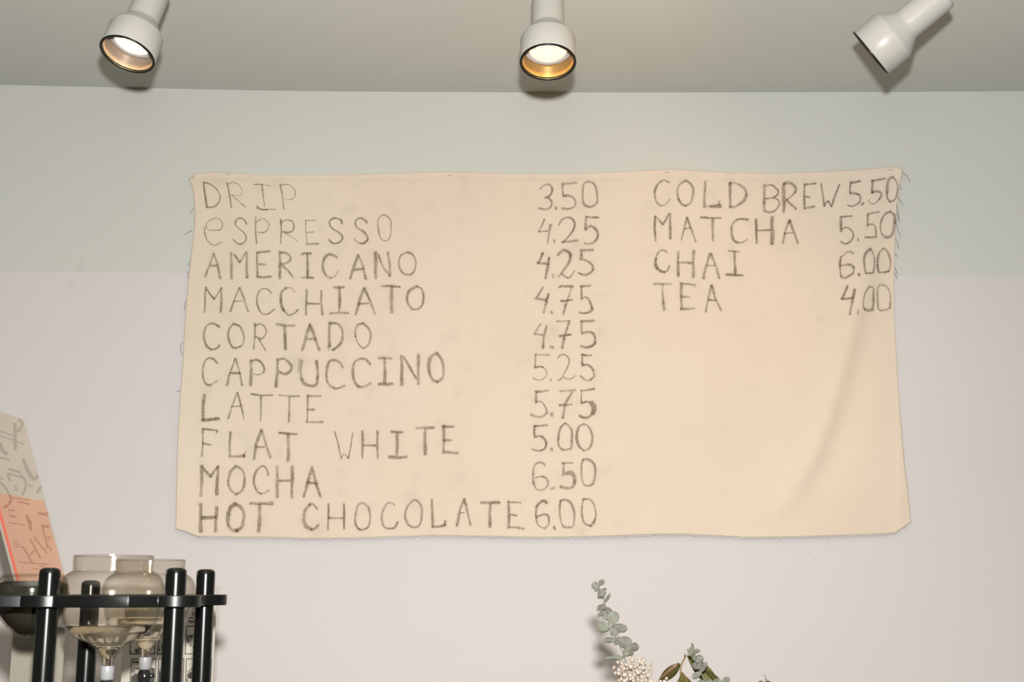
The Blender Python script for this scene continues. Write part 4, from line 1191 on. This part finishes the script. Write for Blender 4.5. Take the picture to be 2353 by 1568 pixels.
# ------------------------------------------------------------------ plain card in a clear stand, left of the posts
YC = 2.05
fc = at(110, 1500, YC); fc.z = CT
cr_ = empty('blank_card', fc, 'plain greyish card in a clear rounded stand left of the black framed drawings', 'card')
a = at(30, 1442, YC); b = at(150, 1442, YC)
MB().box((a.x, a.y + 0.001, CT), (b.x, a.y + 0.002, a.z)).build('card_sheet', M['paper_card'], cr_, smooth=False, base=fc)
a = at(26, 1437, YC); b = at(163, 1437, YC)
bevel(MB().box((a.x, a.y - 0.0035, CT), (b.x, a.y, a.z)).build('clear_front', M['acrylic'], cr_, smooth=False, base=fc), 0.001, 2)
e = at(163, 1437, YC)
MB().tube([Vector((e.x, e.y - 0.0015, CT)), Vector((e.x, e.y - 0.0015, e.z - 0.004)), Vector((e.x - 0.004, e.y - 0.0015, e.z))], 0.0016, 10).build('clear_edge', M['acrylic'], cr_, base=fc)
MB().box((a.x, a.y - 0.03, CT + 0.0005), (b.x, a.y + 0.05, CT + 0.004)).build('stand_foot', M['acrylic'], cr_, smooth=False, base=fc)

# ------------------------------------------------------------------ dried bouquet
YV = 1.93
vx = at(1560, 1560, YV)
VB = Vector((vx.x, vx.y, CT))
va = empty('stoneware_vase', VB, 'stoneware vase holding the dried bouquet below the view', 'vase')
vp = [(0.0001, 0.0), (0.045, 0.0), (0.062, 0.03), (0.07, 0.09), (0.06, 0.15), (0.036, 0.20), (0.034, 0.24), (0.039, 0.25), (0.036, 0.25), (0.031, 0.24), (0.033, 0.20), (0.055, 0.15), (0.064, 0.09), (0.055, 0.03), (0.0001, 0.012)]
MB().lathe(vp, 48, Matrix.Translation(VB)).build('vase_body', M['vase'], va, base=VB)
MOUTH = VB + Vector((0, 0, 0.25))

def leaf(parent, base, b, t, w, Y, mat, cup=0.12, tilt=0.0, tipw=0.0, shape='round', dy=0.0, name='leaf', twist=0.0):
    """b, t: photo pixels of the leaf foot and tip; w: full width in photo pixels"""
    k = mpp(b[0], b[1], Y)
    p0 = at(b[0], b[1], Y + dy); p1 = at(t[0], t[1], Y + dy + tilt)
    ax = p1 - p0; L = ax.length
    ax.normalize()
    view = (p0 - CAM).normalized()
    side = ax.cross(view).normalized()
    nrm = side.cross(ax).normalized()
    hw = w * k / 2
    n, m = 12, 8
    vs_, fs = [], []
    for layer in (0, 1):
        for i in range(n + 1):
            u = i / n
            if shape == 'round': s = math.sqrt(max(0.0, 1 - (2 * u - 1) ** 2)) * (0.92 + 0.12 * u)
            elif shape == 'long': s = math.sin(math.pi * u ** 0.85) ** 0.85
            else: s = (math.sin(math.pi * u ** 1.25)) ** 0.8
            s = max(s, 0.035)
            for j in range(m + 1):
                a = 2 * j / m - 1
                c = cup * hw * (a * a) * 1.6 + 0.06 * L * math.sin(math.pi * u) * (1 if cup >= 0 else -1)
                q = p0 + ax * (L * u) + side * (hw * s * a) + nrm * (c + layer * 0.0005 + twist * hw * a * s)
                q += nrm * (0.0006 * math.sin(9 * u + 3 * a))
                vs_.append(q)
    N = (n + 1) * (m + 1)
    for i in range(n):
        for j in range(m):
            q = i * (m + 1) + j
            fs.append((q, q + 1, q + m + 2, q + m + 1))
            fs.append((N + q, N + q + m + 1, N + q + m + 2, N + q + 1))
    bd = [j for j in range(m + 1)] + [i * (m + 1) + m for i in range(1, n + 1)] + [n * (m + 1) + j for j in range(m - 1, -1, -1)] + [i * (m + 1) for i in range(n - 1, 0, -1)]
    for i in range(len(bd)):
        p, q = bd[i], bd[(i + 1) % len(bd)]
        fs.append((p, N + p, N + q, q))
    return mesh_obj(name, vs_, fs, mat, parent, base=base)

def stem_to_vase(pts, Y, jx):
    """photo-pixel polyline continued down into the vase mouth"""
    P = [at(x, y, Y) for x, y in pts]
    last = P[-1]
    end = MOUTH + Vector((jx, 0.0, -0.06))
    m1 = last * 0.6 + (MOUTH + Vector((jx, 0, 0.02))) * 0.4
    return catmull(P + [m1, MOUTH + Vector((jx, 0, 0.0)), end], False, 6)

A = lambda X, Y: (1340 + X / 8.711, 1320 + Y / 8.711)
B = lambda X, Y: (1350 + X / 11.205, 1450 + Y / 11.205)
C_ = lambda X, Y: (1500 + X / 11.765, 1460 + Y / 11.765)

YE = 1.93
e1 = empty('eucalyptus_stem', at(1430, 1530, YE), 'tall eucalyptus stem with round sage leaves rising left of the cream flowers', 'dried plant', 'dried stems in the bouquet')
b1 = e1.location
sp1 = [A(318, 215), A(325, 280), A(375, 420), A(425, 550), A(470, 760), A(550, 960), A(575, 1080), A(670, 1300), A(720, 1420), B(830, 390), B(940, 650), B(1020, 890), (1452, 1566)]
MB().tube(stem_to_vase(sp1, YE, -0.012), 0.0008, 8).build('stem', M['stem_grey'], e1, base=b1)
EL = [  # base, tip, width, material, cup, tilt, dy
    (A(312, 268), A(172, 195), 145, 'euca', .10, 0, 0), (A(312, 212), A(425, 118), 98, 'euca_grey', .15, .004, .003),
    (A(375, 285), A(375, 440), 158, 'euca', .25, -.006, -.004), (A(345, 285), A(222, 345), 48, 'euca_grey', .3, 0, 0), (A(395, 290), A(478, 305), 46, 'euca_grey', .3, 0, .001),
    (A(432, 462), A(274, 462), 62, 'euca_grey', .4, 0, 0), (A(432, 575), A(545, 385), 62, 'euca_grey', .2, .004, .002),
    (A(455, 640), A(275, 700), 120, 'euca_grey', .2, 0, .001), (A(420, 560), A(264, 748), 26, 'euca_grey', .2, 0, -.001),
    (A(480, 778), A(495, 648), 185, 'euca_grey', .3, .006, .004), (A(455, 730), A(285, 852), 84, 'euca_grey', .15, 0, .004), (A(500, 765), A(590, 760), 60, 'euca_grey', .3, 0, .002),
    (A(498, 778), A(690, 950), 235, 'euca', .10, -.003, -.004), (A(500, 780), A(600, 1035), 130, 'euca', .08, -.004, -.003),
    (A(495, 785), A(425, 925), 145, 'euca', .15, 0, .003), (A(545, 1070), A(275, 1045), 195, 'euca', .12, -.004, -.003), (A(550, 1080), A(320, 1130), 110, 'euca', .2, .004, .001),
    (A(580, 1062), A(890, 1100), 165, 'euca_grey', .2, 0, .002), (A(580, 1075), A(660, 1240), 165, 'euca', .15, -.006, -.003), (A(680, 1090), A(830, 1130), 110, 'euca_grey', .2, 0, .001),
    (A(680, 1310), A(405, 1338), 100, 'euca', .35, 0, -.003), (A(672, 1300), A(440, 1280), 44, 'euca_grey', .3, 0, .002), (A(680, 1310), A(728, 1238), 34, 'euca_grey', .2, 0, 0),
    (A(695, 1335), A(985, 1400), 225, 'euca_grey', .12, 0, .002), (A(950, 1440), A(1125, 1478), 160, 'euca_grey', .2, .004, .005), (A(680, 1330), A(635, 1430), 80, 'euca_grey', .2, 0, 0),
    (B(950, 650), B(1110, 360), 150, 'euca', .12, -.004, -.003), (B(1010, 640), B(1170, 480), 150, 'euca_grey', .2, .003, .003), (B(955, 680), B(435, 715), 95, 'euca', .35, 0, -.002), (B(950, 655), B(1035, 660), 28, 'euca_grey', .2, 0, -.003),
]
for (bb, tt, w, mt, cup, tl, dy) in EL:
    kk = 8.711
    leaf(e1, b1, bb, tt, w * 1.1 / kk, YE, M[mt], cup, tl, dy=dy)

YE2 = 1.90
e2 = empty('eucalyptus_stem', at(1600, 1540, YE2), 'short eucalyptus stem with cupped sage leaves in front of a green leaf', 'dried plant', 'dried stems in the bouquet')
b2 = e2.location
sp2 = [C_(1095, 380), C_(1140, 540), C_(1180, 720), C_(1245, 910), C_(1320, 1040), C_(1385, 1190), C_(1440, 1300)]
MB().tube(stem_to_vase(sp2, YE2, 0.008), 0.0009, 8).build('stem', M['stem_grey'], e2, base=b2)
for (bb, tt, w, mt, cup, tl, dy) in [
    (C_(1100, 390), C_(1060, 215), 74, 'euca_grey', .2, 0, .002), (C_(1080, 385), C_(1003, 330), 40, 'euca_grey', .2, 0, .002),
    (C_(1110, 410), C_(1000, 520), 195, 'euca', .3, -.006, -.002), (C_(1080, 420), C_(925, 395), 90, 'euca', .3, 0, -.002), (C_(1110, 400), C_(1285, 440), 105, 'euca', .35, -.002, -.001), (C_(1120, 430), C_(1180, 520), 160, 'euca', .2, 0, 0),
    (C_(1170, 725), C_(1345, 575), 215, 'euca', .2, -.004, -.003), (C_(1160, 720), C_(1120, 560), 160, 'euca', .2, -.004, -.002),
    (C_(1255, 920), C_(1090, 770), 200, 'euca_grey', .2, -.004, -.004), (C_(1255, 910), C_(1270, 730), 190, 'euca_grey', .2, 0, .001),
    (C_(1290, 1000), C_(1465, 725), 140, 'euca_grey', .2, .004, .002), (C_(1310, 1000), C_(1072, 1165), 170, 'euca', .2, -.006, -.003),
    (C_(1440, 1280), C_(1220, 1255), 120, 'euca_grey', .3, 0, -.002), (C_(1440, 1290), C_(1620, 1250), 130, 'euca_grey', .3, 0, -.001),
    (C_(1890, 1290), C_(1640, 1260), 190, 'euca', .1, -.004, -.003), (C_(1895, 1285), C_(2080, 1150), 170, 'euca_grey', .15, .003, .001)]:
    leaf(e2, b2, bb, tt, w / 11.765, YE2, M[mt], cup, tl, dy=dy)
MB().tube([at(*C_(1440, 1300), YE2), at(*C_(1700, 1330), YE2 - .002), at(*C_(1880, 1270), YE2 - .003)], 0.0009, 8).build('side_twig', M['stem_grey'], e2, base=b2)

YO = 1.95
e3 = empty('leafy_branch', at(1565, 1530, YO), 'branch with three pointed dark olive green leaves and a brown bud', 'dried plant', 'dried stems in the bouquet')
b3 = e3.location
sp3 = [C_(882, 560), C_(860, 630), C_(790, 765), C_(765, 870), C_(750, 1010), C_(745, 1300)]
MB().tube(stem_to_vase(sp3, YO, 0.0), [0.0007] * 14 + [0.0014] * 60 if False else 0.0011, 8).build('stem', M['stem_tan'], e3, base=b3)
bd_ = MB().tube(catmull([at(*C_(875, 610), YO), at(*C_(872, 570), YO), at(*C_(885, 485), YO)], False, 4), [0.0008, 0.0014, 0.0018, 0.0019, 0.0017, 0.0013, 0.0009, 0.0006, 0.0003], 8)
bd_.build('bud', M['leaf_brown'], e3, base=b3)
S = 11.765
leaf(e3, b3, C_(755, 770), C_(150, 1290), 290 / S, YO, M['olive'], .18, -.01, shape='long', dy=-.002)
lb = leaf(e3, b3, C_(720, 735), C_(185, 1185), 110 / S, YO, M['leaf_brown'], .25, -.006, shape='long', dy=-.008); lb['label'] = 'brown dried turned leaf edge'
l2 = leaf(e3, b3, C_(790, 1000), C_(900, 1640), 470 / S, YO, M['olive_light'], .15, -.02, shape='oval', dy=-.006)
rib = MB().tube(catmull([at(*C_(770, 1012), YO - .0095), at(*C_(820, 1035), YO - .012), at(*C_(880, 1130), YO - .015), at(*C_(935, 1300), YO - .02)], False, 5), 0.0009, 6).build('midrib', M['stem_tan'], e3, base=b3)
leaf(e3, b3, C_(1790, 1420), C_(925, 545), 400 / S, YO, M['olive_light'], .16, .006, shape='long', dy=.012)
leaf(e3, b3, C_(1900, 1330), C_(1330, 890), 150 / S, YO, M['olive'], .16, .004, shape='long', dy=.008)

# ---- cream berry sprig
YBRY = 1.88
e4 = empty('berry_sprig', at(1460, 1560, YBRY), 'dense cluster of small cream dried flower berries at the bottom edge', 'dried plant', 'dried stems in the bouquet')
b4 = e4.location
LIST = [(780, 815, 52), (880, 842, 46), (690, 935, 42), (665, 965, 34), (810, 1010, 56), (800, 1100, 60), (715, 1090, 46), (1115, 930, 64), (1130, 1000, 50), (1250, 1040, 76), (1435, 960, 58), (960, 1140, 66), (1010, 1220, 66), (1100, 1150, 60), (1070, 1070, 46),
        (890, 1270, 60), (960, 1300, 62), (1240, 900, 56), (1330, 790, 60), (1400, 830, 56), (1445, 770, 46), (1300, 1130, 64), (1210, 1130, 56), (1510, 1280, 60), (1300, 1260, 56), (1400, 1190, 52), (1640, 1310, 62), (1740, 1320, 52), (2035, 1230, 48), (1880, 1310, 40), (1980, 1320, 50),
        (1090, 690, 40), (1150, 760, 52), (1060, 800, 46), (1230, 700, 42), (1235, 625, 26), (1440, 660, 26), (1330, 720, 36), (1180, 850, 50), (1010, 880, 52), (940, 980, 60), (1000, 1040, 52), (1550, 900, 42), (1600, 980, 46), (1520, 1060, 54), (1460, 1090, 52), (1560, 1150, 50),
        (1700, 800, 20), (1880, 890, 22), (1730, 910, 22), (1640, 870, 26), (1690, 1000, 26), (1350, 960, 40), (1370, 1060, 46), (1180, 1290, 56), (1420, 1290, 46), (870, 930, 46), (920, 900, 40), (860, 1160, 34)]
for _ in range(30):                       # packed core of the cluster
    LIST.append((rnd.uniform(830, 1560), rnd.uniform(880, 1330), rnd.uniform(40, 62)))
for _ in range(12):                       # the lower half of the cluster, partly below the view
    LIST.append((rnd.uniform(700, 1800), rnd.uniform(1240, 1750), rnd.uniform(48, 70)))
tips = []
for (X, Y_, d) in LIST:
    px, py = B(X, Y_)
    dy = rnd.uniform(-0.022, 0.022)
    c = at(px, py, YBRY + dy)
    r = d / 11.205 / 2 * mpp(px, py, YBRY) * rnd.uniform(1.5, 2.1)
    o = MB().ball(c, r, 12, 8, rnd.uniform(0.9, 1.12)).build('berry', M['berry'], e4, base=b4)
    tips.append((c, r))
tw = MB()
hub = at(1462, 1668, YBRY)
for (c, r) in tips:
    bk = Vector((0, 0.010, 0))
    m_ = c * 0.6 + hub * 0.4 + Vector((rnd.uniform(-.006, .006), rnd.uniform(-.003, .006), -0.003)) + bk
    if rnd.random() < 0.45: tw.tube([c + bk * 0.3, m_, hub + bk], 0.0003, 5)
tw.tube(catmull([hub, hub * 0.5 + MOUTH * 0.5 + Vector((-0.01, 0, 0.02)), MOUTH + Vector((-0.02, 0, 0)), MOUTH + Vector((-0.018, 0, -0.06))], False, 6), 0.0013, 8)
tw.build('twigs', M['stem_tan'], e4, base=b4)
for (X, Y_, d) in [(1480, 900, 70), (1330, 985, 46), (1130, 1270, 90), (1320, 1170, 34), (1410, 1050, 30), (1340, 890, 44), (1200, 970, 26), (820, 1190, 60)]:
    px, py = B(X, Y_)
    leaf(e4, b4, (px - 2, py + d / 30), (px + 2.5, py - d / 22), d / 16, YBRY, M['euca_grey' if X == 1480 else 'berry_dark'], .2, 0, dy=-.004 if X == 1480 else .006)

# ---- thin dry sprig at the far right
YD = 1.95
e5 = empty('dry_sprig', at(1760, 1566, YD), 'thin dry sprig with a curled dark leaf at the bottom edge', 'dried plant', 'dried stems in the bouquet')
b5 = e5.location
MB().tube(stem_to_vase([(1755.5, 1551), (1759.5, 1558), (1758.5, 1563), (1757, 1572)], YD, 0.015), 0.0006, 6).build('stem', M['stem_grey'], e5, base=b5)
leaf(e5, b5, (1757, 1571), (1742, 1569), 10, YD, M['leaf_brown'], .3, 0)
leaf(e5, b5, (1756, 1572), (1773, 1570), 11, YD, M['olive'], .4, 0)
